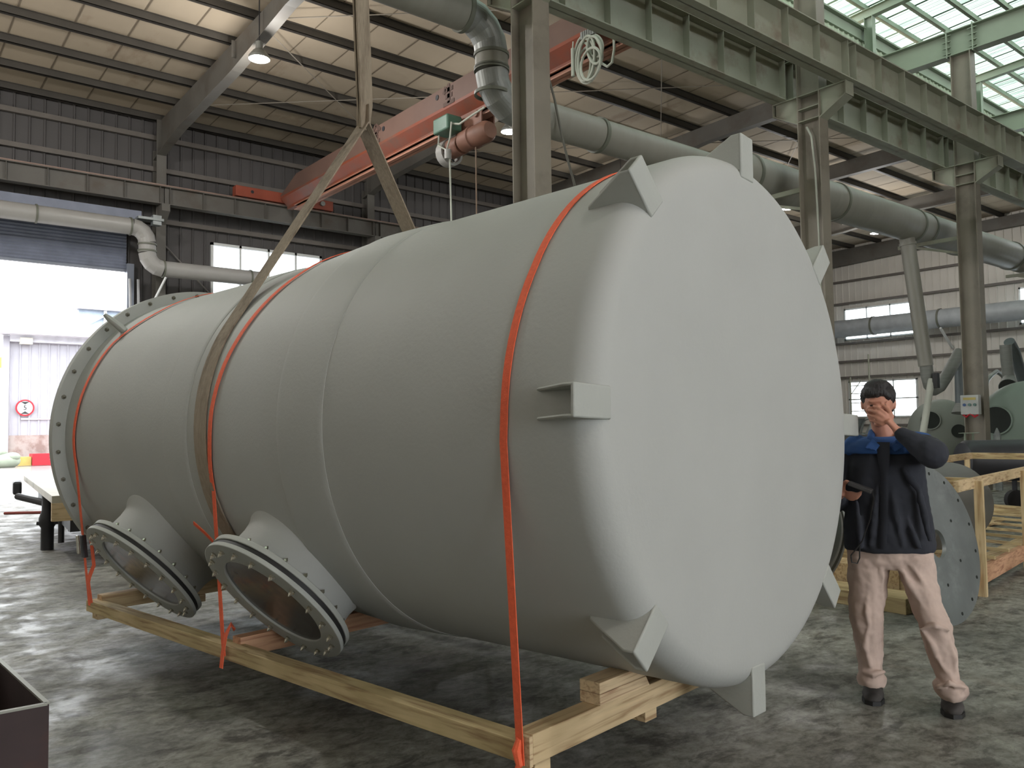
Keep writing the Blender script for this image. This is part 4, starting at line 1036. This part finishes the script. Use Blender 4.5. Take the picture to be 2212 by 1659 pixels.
# timber blocks on the floor behind the man
for (lo, hi, nm, m) in (((6.32, 3.03, 0), (6.64, 4.7, .12), 'low pale timber block on the floor behind the man, nearest of the pile', WY), ((6.68, 3.25, 0), (6.95, 4.9, .27), 'middle timber block of the pile behind the man', WX), ((7.0, 3.6, 0), (7.2, 5.1, .40), 'tallest timber block at the back of the pile behind the man', WY)):
    c = V(((lo[0]+hi[0])/2, (lo[1]+hi[1])/2, 0)); 
    t = obj('timber_block', MB().box(tuple(V(lo)-c), tuple(V(hi)-c)), m, None, smooth=False, bevel=.004); t.location = c
    tag(t, nm, 'timber', 'timber blocks behind the man')

# ------------------------------------------------------------------ left side: trailer, steel bin, yard
tr_ = thing('flat_trailer', 'flat trailer with pale deck on dark legs behind the far end of the tank', 'trailer', (2.2, 12, 0))
u_ = V((2.2-1.74, 15.3-10.2, 0)).normalized(); v_ = V((u_.y, -u_.x, 0)); t0 = V((1.74, 10.2, 0))
def tpnt(a, b, z): return t0+u_*a+v_*b+V((0, 0, z))
obj('deck', MB().prism([tpnt(0, 0, .70), tpnt(0, 2.2, .70), tpnt(5.1, 2.2, .70), tpnt(5.1, 0, .70)], (0, 0, .08)), mat('worn_pale_deck', (188, 180, 160), rough=.5, dirt=(150, 142, 124), dscale=1.5), tr_, smooth=False)
obj('end_beam', MB().bar(tpnt(.05, .0, .6), tpnt(.05, 2.2, .6), .1, .2), WX, tr_, smooth=False)
obj('frame', MB().bar(tpnt(.2, .25, .5), tpnt(5, .25, .5), .1, .3).bar(tpnt(.2, 1.9, .5), tpnt(5, 1.9, .5), .1, .3).bar(tpnt(.4, .2, .42), tpnt(.4, 2.0, .42), .1, .16), dark_m, tr_, smooth=False)
obj('side_bumper', MB().bar(tpnt(4.4, -.12, .62), tpnt(4.95, -.1, .62), .12, .2), dark_m, tr_, smooth=False, bevel=.03)
lg_ = tpnt(1.58, .08, 0)
obj('leg', MB().tube([lg_, lg_+V((0, 0, .28)), lg_+V((0, 0, .32)), lg_+V((0, 0, .40)), lg_+V((0, 0, .5)), lg_+V((0, 0, .72))], [.075, .075, .1, .1, .068, .066], 12), dark_m, tr_)
obj('leg', MB().cyl(tpnt(1.2, .2, .12), tpnt(1.2, .2, .6), .035, seg=10), dark_m, tr_)
obj('cross_rod', MB().cyl(lg_+V((-.12, 0, .34)), tpnt(1.1, 1.8, .34), .022, seg=8), dark_m, tr_)
obj('crank', MB().cyl(tpnt(2.6, -.2, .62), tpnt(1.9, .2, .52), .045, seg=10), dark_m, tr_)
obj('tow_pin', MB().cyl(tpnt(2.4, -.35, .42), tpnt(1.8, .1, .45), .02, seg=8), mat('dull_red_rod', (140, 60, 52)), tr_)
obj('caster', MB().cyl(tpnt(.5, .72, .1), tpnt(.5, .9, .1), .1, seg=16), black_m, tr_)
obj('caster_fork', MB().box(tuple(tpnt(.5, .8, .1)-V((.06, .06, 0))), tuple(tpnt(.5, .8, .45)+V((.06, .06, 0)))), mat('dull_red_rod', (140, 60, 52)), tr_, smooth=False)
zb = .55; cbn = atZ(102, 1520, zb); cbf = atZ(8, 1435, zb)
wbx = cbf-cbn; lbx = atZ(0, 1539, zb)-cbn; lbx = lbx.normalized()*1.3; wbx = wbx.normalized()*.78
bn = thing('steel_bin', 'open dark rusty steel bin at the bottom left corner', 'bin', (cbn.x-.5, cbn.y+.3, 0))
P = [cbn, cbn+wbx, cbn+wbx+lbx, cbn+lbx]; inn = .012
wb = MB()
for i in range(4):
    a = P[i].copy(); b = P[(i+1) % 4].copy(); a.z = b.z = 0; wb.bar(a+V((0, 0, zb/2)), b+V((0, 0, zb/2)), .012, zb-.004)
wb.add([V((p.x, p.y, .012)) for p in P], [(0, 1, 2, 3)])
obj('sides', wb, rust_m, bn, smooth=False)
rm = MB()
for i in range(4): rm.bar(P[i], P[(i+1) % 4], .016, .008)
obj('rim', rm, rim_m, bn, smooth=False)

YB = 42.0
def yb(x, y, Y=YB): return atY(x, y, Y)
bx0 = yb(17, 900).x
zpl = yb(60, 940).z; zev = yb(60, 728).z
hs = thing('workshop_building', 'bright white clad workshop across the yard seen through the doorway', 'building', (bx0+4, YB, 0))
obj('wall', corr(MB(), 'x', YB, bx0, bx0+24, zpl, zev, pitch=.38, rib=.1, dep=.05, sgn=-1), yardw_m, hs, smooth=False)
obj('plinth', MB().box((bx0, YB-.08, 0), (bx0+24, YB+.2, zpl)), brick_m, hs, smooth=False)
obj('gutter', MB().box((bx0-14, YB-.9, zev+.05), (bx0+5.2, YB+.3, zev+.4)), mat('white_gutter', (206, 206, 212)), hs, smooth=False)
obj('fascia', MB().box((bx0, YB-.25, zev-.25), (bx0+4.4, YB+.1, zev+.1)), mat('pale_fascia', (190, 190, 196)), hs, smooth=False)
obj('roof', corr(MB(), 'x', YB-.95, bx0-14, bx0+5.2, zev+.4, zev+.62, pitch=.5, rib=.25, dep=.02, sgn=-1), yardw_m, hs, smooth=False)
obj('corner_post', MB().box((bx0-.25, YB-.2, 0), (bx0, YB+.2, zev)), yardw_m, hs, smooth=False)
obj('inner_wall', MB().box((bx0-12, YB+9, 0), (bx0, YB+9.2, zev)), mat('grey_inner_wall', (150, 156, 156)), hs, smooth=False)
obj('crane_beam', MB().box((bx0-12, YB+3, yb(5, 783, YB+3).z-.25), (bx0+.1, YB+3.3, yb(5, 783, YB+3).z+.25)), yellow_m, hs, smooth=False)
obj('rail_band', MB().box((bx0+.5, YB-.09, yb(60, 905).z-.03), (bx0+20, YB-.06, yb(60, 905).z+.03)), mat('pinkish_band', (220, 196, 200)), hs, smooth=False)
b_ = yb(56, 737, YB-.15)
obj('wall_lamp', MB().box((b_.x-.24, YB-.35, b_.z-.14), (b_.x+.24, YB-.06, b_.z+.14)), mat('cream_lamp_box', (226, 224, 206)), hs, smooth=False)
hs2 = thing('yard_structure', 'grey-blue raised structure with a diagonal brace above the white workshop', 'structure', (yb(210, 700, 50).x, 50, 0))
g0, g1 = yb(170, 668, 50), yb(262, 705, 50)
obj('panel', MB().box((g0.x, 50, g1.z-4), (g1.x+8, 50.3, g0.z)), mat('blue_grey_panel', (150, 162, 176)), hs2, smooth=False)
obj('cap', MB().box((g0.x-.3, 49.6, g0.z), (g1.x+8, 50.4, g0.z+.12)), yardw_m, hs2, smooth=False)
obj('post', MB().box((yb(224, 690, 49.9).x, 49.8, g1.z-3), (yb(230, 690, 49.9).x, 49.95, g0.z)), white_m, hs2, smooth=False)
obj('brace', MB().bar(yb(182, 704, 49.85), yb(224, 683, 49.85), .1, .1), white_m, hs2, smooth=False)
obj('base_tower', MB().box((g0.x+.5, 50.3, 0), (g1.x+8, 54, g1.z-3.9)), yardw_m, hs2, smooth=False)
# clearance sign
sc_ = yb(54, 881, YB-.12)
sg = thing('clearance_sign', 'round red-rimmed clearance sign reading 5 on the white workshop', 'sign', tuple(sc_))
obj('rim', MB().cyl(sc_, sc_+V((0, .03, 0)), .37, seg=48), red_m, sg)
obj('face', MB().cyl(sc_+V((0, -.012, 0)), sc_+V((0, .01, 0)), .30, seg=48), signw_m, sg)
for s in (1, -1): obj('arrow', MB().prism([sc_+V((-.17, -.02, s*.27)), sc_+V((.17, -.02, s*.27)), sc_+V((0, -.02, s*.15))], (0, .006, 0)), signb_m, sg, smooth=False)
def text(body, loc, size, m, parent, name, rot=(pi/2, 0, 0), ext=.003):
    c = D.curves.new(name, 'FONT'); c.body = body; c.size = size; c.extrude = ext; c.align_x = 'CENTER'; c.align_y = 'CENTER'; c.materials.append(m)
    f = D.objects.new(name, c); COL.objects.link(f); bpy.context.view_layer.update()
    me = D.meshes.new_from_object(f.evaluated_get(bpy.context.evaluated_depsgraph_get())); D.objects.remove(f)
    o = D.objects.new(name, me); COL.objects.link(o); o.parent = parent
    o.matrix_basis = wmat(parent).inverted() @ (Matrix.Translation(V(loc)) @ Matrix.Rotation(rot[2], 4, 'Z') @ Matrix.Rotation(rot[0], 4, 'X'))
    return o
text('5', sc_+V((0, -.025, 0)), .3, signb_m, sg, 'numeral')
ra, rb_ = yb(70, 985, YB-1.5), yb(112, 1001, YB-1.5)
rx = thing('sand_box', 'bright red box with white characters by the foot of the white workshop', 'box', (ra.x+1, YB-1.5, 0))
obj('case', MB().box((ra.x, YB-1.5, 0), (ra.x+2.2, YB-.7, .5)), red_m, rx, smooth=False)
text('消防沙箱', (ra.x+1.15, YB-1.51, .33), .26, signw_m, rx, 'characters')
text('火警 119', (ra.x+1.2, YB-1.51, .12), .14, signw_m, rx, 'characters')
tag(obj('yellow_block', MB().box((yb(37, 995, YB-1.3).x, YB-1.4, 0), (ra.x-.02, YB-.9, .38)), yellow_m, smooth=False), 'pale yellow block left of the red box across the yard', 'block')
sq = yb(8, 990, YB-2)
sk_ = MB().ell((sq.x, YB-2, .25), (.62, .45, .36), 20, 10).ell((sq.x-.25, YB-2, .6), (.4, .3, .22), 16, 8).ell((sq.x+.3, YB-2.1, .42), (.3, .3, .2), 16, 8)
so = obj('bulk_sack', sk_, sack_m); tag(so, 'pale green slumped sack at the left edge across the yard', 'sack')

# ------------------------------------------------------------------ the man
RM = 4.80
mv = V((4.24, 2.03, 0)).normalized(); mr = V((mv.y, -mv.x, 0))
def mp(x, y, d=0.0):
    q = ray(x, y); t = (RM-d)/q.dot(mv); return CAM+q*t
man = thing('person', 'man in blue and black work jacket and beige trousers wiping his face', 'person', (4.3, 2.05, 0))
def limb(m, pts, rad, flat=1.0, seg=14):
    m.tube(pts, rad, seg)
    for p, r in zip(pts, rad): m.ell(p, (r*.985, r*.985, r*.985), 12, 8)
def soft(name, m, ma, parent, vox, sm=6, disp=None):
    o = obj(name, m, ma, parent)
    r = o.modifiers.new('remesh', 'REMESH'); r.mode = 'VOXEL'; r.voxel_size = vox; r.use_smooth_shade = True
    s = o.modifiers.new('smooth', 'SMOOTH'); s.iterations = sm; s.factor = .5
    if disp:
        st_, sc_ = disp
        tx = D.textures.new(name+'_folds', 'CLOUDS'); tx.noise_scale = sc_; tx.noise_depth = 2
        d = o.modifiers.new('folds', 'DISPLACE'); d.texture = tx; d.strength = st_; d.mid_level = .5; d.texture_coords = 'LOCAL'
    return o
RB = Matrix((mr, mv, V((0, 0, 1)))).transposed()     # local x = right in the picture, y = away, z up
def blob(m, c, r, tilt=0, seg=18, n=12): m.ell(c, r, seg, n, rot=RB @ Matrix.Rotation(tilt, 3, 'X'))
hc = mp(1897, 868, .02)
bd = MB()
blob(bd, hc, (.074, .092, .098)); blob(bd, hc+V((0, 0, -.055))-mv*.018, (.058, .07, .074))
blob(bd, hc-mv*.094+V((0, 0, -.042)), (.015, .022, .026))           # nose
blob(bd, hc-mv*.084+V((0, 0, .002)), (.052, .014, .012))            # brow
blob(bd, hc-mv*.084+V((0, 0, -.084)), (.024, .014, .008)); blob(bd, hc-mv*.082+V((0, 0, -.096)), (.021, .013, .008))   # lips
blob(bd, hc-mv*.07+V((0, 0, -.118)), (.024, .02, .018))              # chin
for s in (-1, 1):
    blob(bd, hc+mr*(s*.078)+mv*.01+V((0, 0, -.012)), (.010, .02, .032)); blob(bd, hc-mv*.07+mr*(s*.042)+V((0, 0, -.045)), (.02, .018, .018))
nk_ = mp(1910, 938, -.02)
limb(bd, [hc+V((0, 0, -.05))+mv*.02, nk_, mp(1912, 965, -.02)], [.05, .056, .07])
ch = mp(1912, 1010, 0); pel = mp(1922, 1175, 0)
blob(bd, ch, (.16, .1, .16)); blob(bd, (ch+pel)/2, (.145, .095, .2)); blob(bd, pel, (.15, .1, .12))
shL, elL, wrL = mp(1985, 962, -.01), mp(2017, 984, .26), mp(1941, 933, .175)
shR, elR, wrR = mp(1842, 968, -.01), mp(1803, 1085, -.02), mp(1812, 1068, .2)
limb(bd, [shL, elL], [.05, .042]); limb(bd, [elL, wrL], [.042, .027])
limb(bd, [shR, elR], [.05, .042]); limb(bd, [elR, wrR], [.042, .027])
def px(lst): return [mp(*a) for a in lst]
# raised hand over the face: palm, four fingers, thumb
def hand(m, wrist, palm, fingers, thumb, pr=.026):
    m.tube([wrist, palm.lerp(wrist, .45), palm], [.026, .030, .034], 12, ry=[.020, .017, .016])
    for f, r in fingers:
        for a in (0,): m.tube([palm.lerp(f[0], .3)]+f, [r*1.15]+[r*1.1, r, r*.92, r*.8][:len(f)], 10)
        for p, k in zip(f, (1.1, 1, .92, .8)): m.ell(p, (r*k,)*3, 8, 6)
    f, r = thumb
    m.tube(f, [r*1.5, r*1.25, r*1.1, r*.85][:len(f)], 10)
    for p, k in zip(f, (1.5, 1.25, 1.1, .85)): m.ell(p, (r*k,)*3, 8, 6)
palmL = mp(1919, 908, .165)
fl_ = [(px([(1913, 893, .165), (1903, 885, .163), (1894, 880, .15), (1887, 877, .135)]), .0092),
       (px([(1908, 900, .172), (1896, 892, .172), (1885, 887, .155), (1877, 886, .132)]), .0096),
       (px([(1905, 909, .172), (1893, 902, .172), (1882, 898, .155), (1874, 897, .132)]), .0092),
       (px([(1906, 918, .168), (1895, 912, .165), (1886, 909, .15), (1879, 909, .135)]), .0082)]
th_ = (px([(1926, 900, .155), (1921, 888, .14), (1914, 880, .125), (1906, 875, .115)]), .0095)
hand(bd, wrL, palmL, fl_, th_)
# lower hand holding the controller
palmR = mp(1826, 1066, .245)
fr_ = [(px([(1838, 1064, .262), (1848, 1067, .275), (1856, 1066, .285), (1861, 1062, .29)]), .0088),
       (px([(1836, 1068, .258), (1846, 1072, .27), (1854, 1072, .282), (1859, 1068, .29)]), .0090),
       (px([(1833, 1071, .25), (1842, 1076, .26), (1850, 1077, .272), (1855, 1073, .282)]), .0088),
       (px([(1829, 1074, .24), (1836, 1079, .25), (1843, 1080, .26), (1848, 1077, .27)]), .0078)]
thR_ = (px([(1820, 1056, .25), (1822, 1046, .262), (1828, 1040, .28), (1834, 1041, .29)]), .0098)
hand(bd, wrR, palmR, fr_, thR_)
# legs under the trousers
fA = atZ(1887, 1512, 0.0); fB = atZ(2058, 1540, 0.0)
ankA = V((fA.x, fA.y, .10))+mv*.06; ankB = V((fB.x, fB.y, .10))+mv*.05
hipA, kneA = mp(1885, 1200, 0), mp(1878, 1345, .06)
hipB, kneB = mp(1968, 1200, 0), mp(2022, 1352, .08)
limb(bd, [hipA, kneA, ankA], [.075, .052, .036]); limb(bd, [hipB, kneB, ankB], [.075, .052, .036])
body = soft('body', bd, skin_m, man, .0055, 4)
# eyes sit in the face
for s in (-1, 1): obj('eye', MB().ell(hc-mv*.083+mr*(s*.031)+V((0, 0, -.02)), (.012, .009, .0045), 10, 6), mat('eye_dark', (40, 30, 26), rough=.3), man)
# hair
hr = MB()
blob(hr, hc+V((0, 0, .030))+mv*.018, (.088, .098, .094)); blob(hr, hc+V((0, 0, -.01))+mv*.05, (.080, .068, .085))
blob(hr, hc+V((0, 0, .082))-mv*.035, (.066, .058, .038)); blob(hr, hc+V((0, 0, .046))-mv*.074-mr*.012, (.062, .026, .030)); blob(hr, hc+V((0, 0, .03))-mv*.066+mr*.05, (.022, .02, .024))
for s in (-1, 1): blob(hr, hc+mr*(s*.074)+V((0, 0, .03))-mv*.01, (.012, .03, .03))
soft('hair', hr, hair_m, man, .007, 3, (.012, .018))
# jacket: dark body and sleeves, blue yoke and collar
jk = MB()
def slab(m, px0, px1, y, d0, dep):
    a = mp(px0, y, d0); b = mp(px1, y, d0); c = (a+b)/2; hw = (b-a).length/2
    return [c+mr*(hw*cos(k))+mv*(dep*sin(k)) for k in [2*pi*i/28 for i in range(28)]]
def scal(rings, p=2.4):
    return rings
sec = [(1872, 1950, 950, .07), (1846, 1984, 962, .10), (1830, 1998, 985, .125), (1828, 2000, 1020, .13), (1828, 2004, 1060, .135), (1826, 2013, 1100, .135), (1822, 2020, 1140, .14), (1822, 2022, 1170, .142), (1826, 2021, 1188, .14)]
jk.rings([slab(jk, a, b, y, 0, d) for a, b, y, d in sec])
limb(jk, [mp(1975, 966, -.01), mp(1996, 968, .04), mp(2012, 976, .16), elL], [.07, .072, .074, .07])
limb(jk, [elL, elL.lerp(wrL, .5), elL.lerp(wrL, .88)], [.068, .056, .042])
blob(jk, mp(2022, 978, .2), (.05, .06, .045))
limb(jk, [mp(1850, 975, -.01), mp(1826, 1020, -.02), elR], [.07, .066, .06]); limb(jk, [elR, elR.lerp(wrR, .85)], [.058, .042])
for k_, (x0, y0_, x1, y1_) in enumerate(((1950, 1010, 1985, 1060), (1985, 1060, 2010, 1170), (1900, 1030, 1880, 1180), (1925, 1060, 1950, 1180), (1960, 1120, 1985, 1185), (1850, 1080, 1860, 1185))):
    a, b = mp(x0, y0_, .125), mp(x1, y1_, .135); jk.tube([a, (a+b)/2-mv*.008, b], [.012, .02, .014], 8)
soft('jacket', jk, jack_m, man, .009, 4, (.02, .09))
yk = MB()
yk.rings([slab(yk, a, b, y, 0, d) for a, b, y, d in ((1868, 1954, 943, .074), (1842, 1988, 952, .112), (1828, 1998, 962, .134), (1824, 1996, 972, .140), (1824, 1990, 979, .141))])
limb(yk, [mp(1975, 958, -.03), mp(1992, 962, .0)], [.068, .07]); limb(yk, [mp(1850, 966, -.01), mp(1842, 974, -.01)], [.07, .066])
soft('yoke', yk, yoke_m, man, .009, 3, (.008, .08))
cl_ = MB()
cl_.tube([mp(1895, 958, .105), mp(1880, 948, .06), mp(1884, 935, -.02), mp(1912, 928, -.09), mp(1938, 934, -.03), mp(1944, 948, .05), mp(1930, 962, .11)], [.012, .02, .022, .022, .022, .02, .012], 10)
cl_.prism([mp(1884, 946, .115), mp(1902, 962, .14), mp(1893, 975, .15), mp(1866, 968, .14)], tuple(-mv*.008)); cl_.prism([mp(1940, 944, .11), mp(1922, 964, .14), mp(1932, 978, .15), mp(1956, 966, .14)], tuple(-mv*.008))
soft('collar', cl_, yoke_m, man, .006, 2)
obj('front_placket', MB().tube([mp(1908, 955, .148), mp(1908, 982, .150), mp(1911, 1030, .152), mp(1909, 1100, .152), mp(1906, 1186, .155)], [.034, .034, .02, .022, .022], 8, ry=.006), jack_m, man)
# trousers
tz = MB()
tz.rings([slab(tz, a, b, y, 0, d) for a, b, y, d in ((1832, 2016, 1165, .125), (1830, 2018, 1190, .13), (1832, 2018, 1212, .13), (1840, 2012, 1225, .11))])
def leg(m, secs):
    m.rings([slab(m, a, b, y, d, dp) for a, b, y, d, dp in secs])
leg(tz, [(1832, 1926, 1200, 0, .12), (1831, 1920, 1240, .01, .115), (1833, 1914, 1290, .03, .10), (1837, 1909, 1345, .055, .09), (1847, 1908, 1395, .05, .082), (1853, 1907, 1430, .05, .08), (1856, 1908, 1452, .05, .08), (1850, 1916, 1462, .05, .092), (1853, 1914, 1477, .05, .09)])
leg(tz, [(1922, 2018, 1200, 0, .12), (1940, 2024, 1240, .01, .115), (1962, 2036, 1300, .04, .105), (1984, 2056, 1352, .075, .098), (1996, 2068, 1400, .07, .088), (2012, 2070, 1440, .07, .082), (2024, 2072, 1466, .075, .08), (2016, 2092, 1480, .08, .1), (2020, 2092, 1494, .08, .1), (2030, 2084, 1508, .08, .09)])
for pts in (((1935, 1215, .11), (1965, 1260, .125), (2000, 1320, .13), (2030, 1345, .13)), ((1950, 1200, .115), (1990, 1250, .12), (2025, 1310, .11)), ((1985, 1360, .17), (2020, 1352, .18), (2052, 1362, .15)),
            ((1990, 1362, .16), (2010, 1385, .165), (2030, 1430, .15), (2062, 1475, .14)), ((1875, 1260, .11), (1872, 1330, .14), (1880, 1380, .13)), ((1878, 1345, .145), (1868, 1390, .13), (1880, 1440, .13)), ((1862, 1450, .12), (1885, 1458, .145), (1912, 1450, .12)),
            ((2020, 1484, .16), (2050, 1476, .19), (2088, 1486, .15)), ((2045, 1370, .14), (2060, 1420, .13), (2062, 1450, .13)), ((1900, 1205, .115), (1906, 1250, .1), (1904, 1300, .09))):
    tz.tube(px(pts), [.009]+[.017]*(len(pts)-2)+[.009], 8)
soft('trousers', tz, pants_m, man, .0075, 3, (.022, .07))
# shoes
for toe_px, ank in (((1886, 1521), ankA), ((2059, 1549), ankB)):
    t_ = atZ(toe_px[0], toe_px[1], 0.0); t_.z = 0
    heel = V((ank.x, ank.y, 0))+mv*.05; d = (t_-heel).normalized()
    s_ = MB()
    s_.tube([heel+V((0, 0, .045)), heel.lerp(t_, .35)+V((0, 0, .05)), heel.lerp(t_, .75)+V((0, 0, .04)), t_+V((0, 0, .032))], [.042, .046, .056, .042], 16, ry=[.042, .048, .038, .03])
    s_.ell(heel+V((0, 0, .045)), (.042, .042, .042)); s_.ell(t_+V((0, 0, .032))-d*.005, (.044, .044, .032)); s_.tube([V((ank.x, ank.y, .05)), V((ank.x, ank.y, .13))], [.046, .048], 14)
    s_.ell(heel.lerp(t_, .5)+V((0, 0, .06)), (.05, .05, .04))
    so = soft('shoe', s_, shoe_m, man, .006, 3)
    side = V((0, 0, 1)).cross(d).normalized()
    ol = [heel-d*.045, heel-d*.02+side*.04, heel.lerp(t_, .4)+side*.044, heel.lerp(t_, .8)+side*.056, t_+d*.02+side*.04, t_+d*.042, t_+d*.02-side*.04, heel.lerp(t_, .8)-side*.056, heel.lerp(t_, .4)-side*.044, heel-d*.02-side*.04]
    obj('sole', MB().prism([V((p.x, p.y, .001)) for p in ol], (0, 0, .022)), black_m, so, smooth=False)
# the black controller in his hand with its cord
ct = thing('hand_controller', 'flat black hand controller held in the lower hand of the man', 'controller', tuple(mp(1858, 1050, .28)))
a, b = mp(1833, 1043, .30), mp(1884, 1062, .31)
obj('body', MB().bar(a, b, .06, .022, up=(0, 0, 1)), mat('matt_black_plastic', (52, 50, 50), rough=.5), ct, smooth=False, bevel=.005)
obj('cord', MB().tube([b, mp(1888, 1075, .28), mp(1880, 1120, .2), mp(1862, 1170, .17), mp(1838, 1200, .17), mp(1840, 1215, .17), mp(1852, 1217, .16), mp(1857, 1205, .15), mp(1857, 1180, .15)], .0035, 6), black_m, ct)
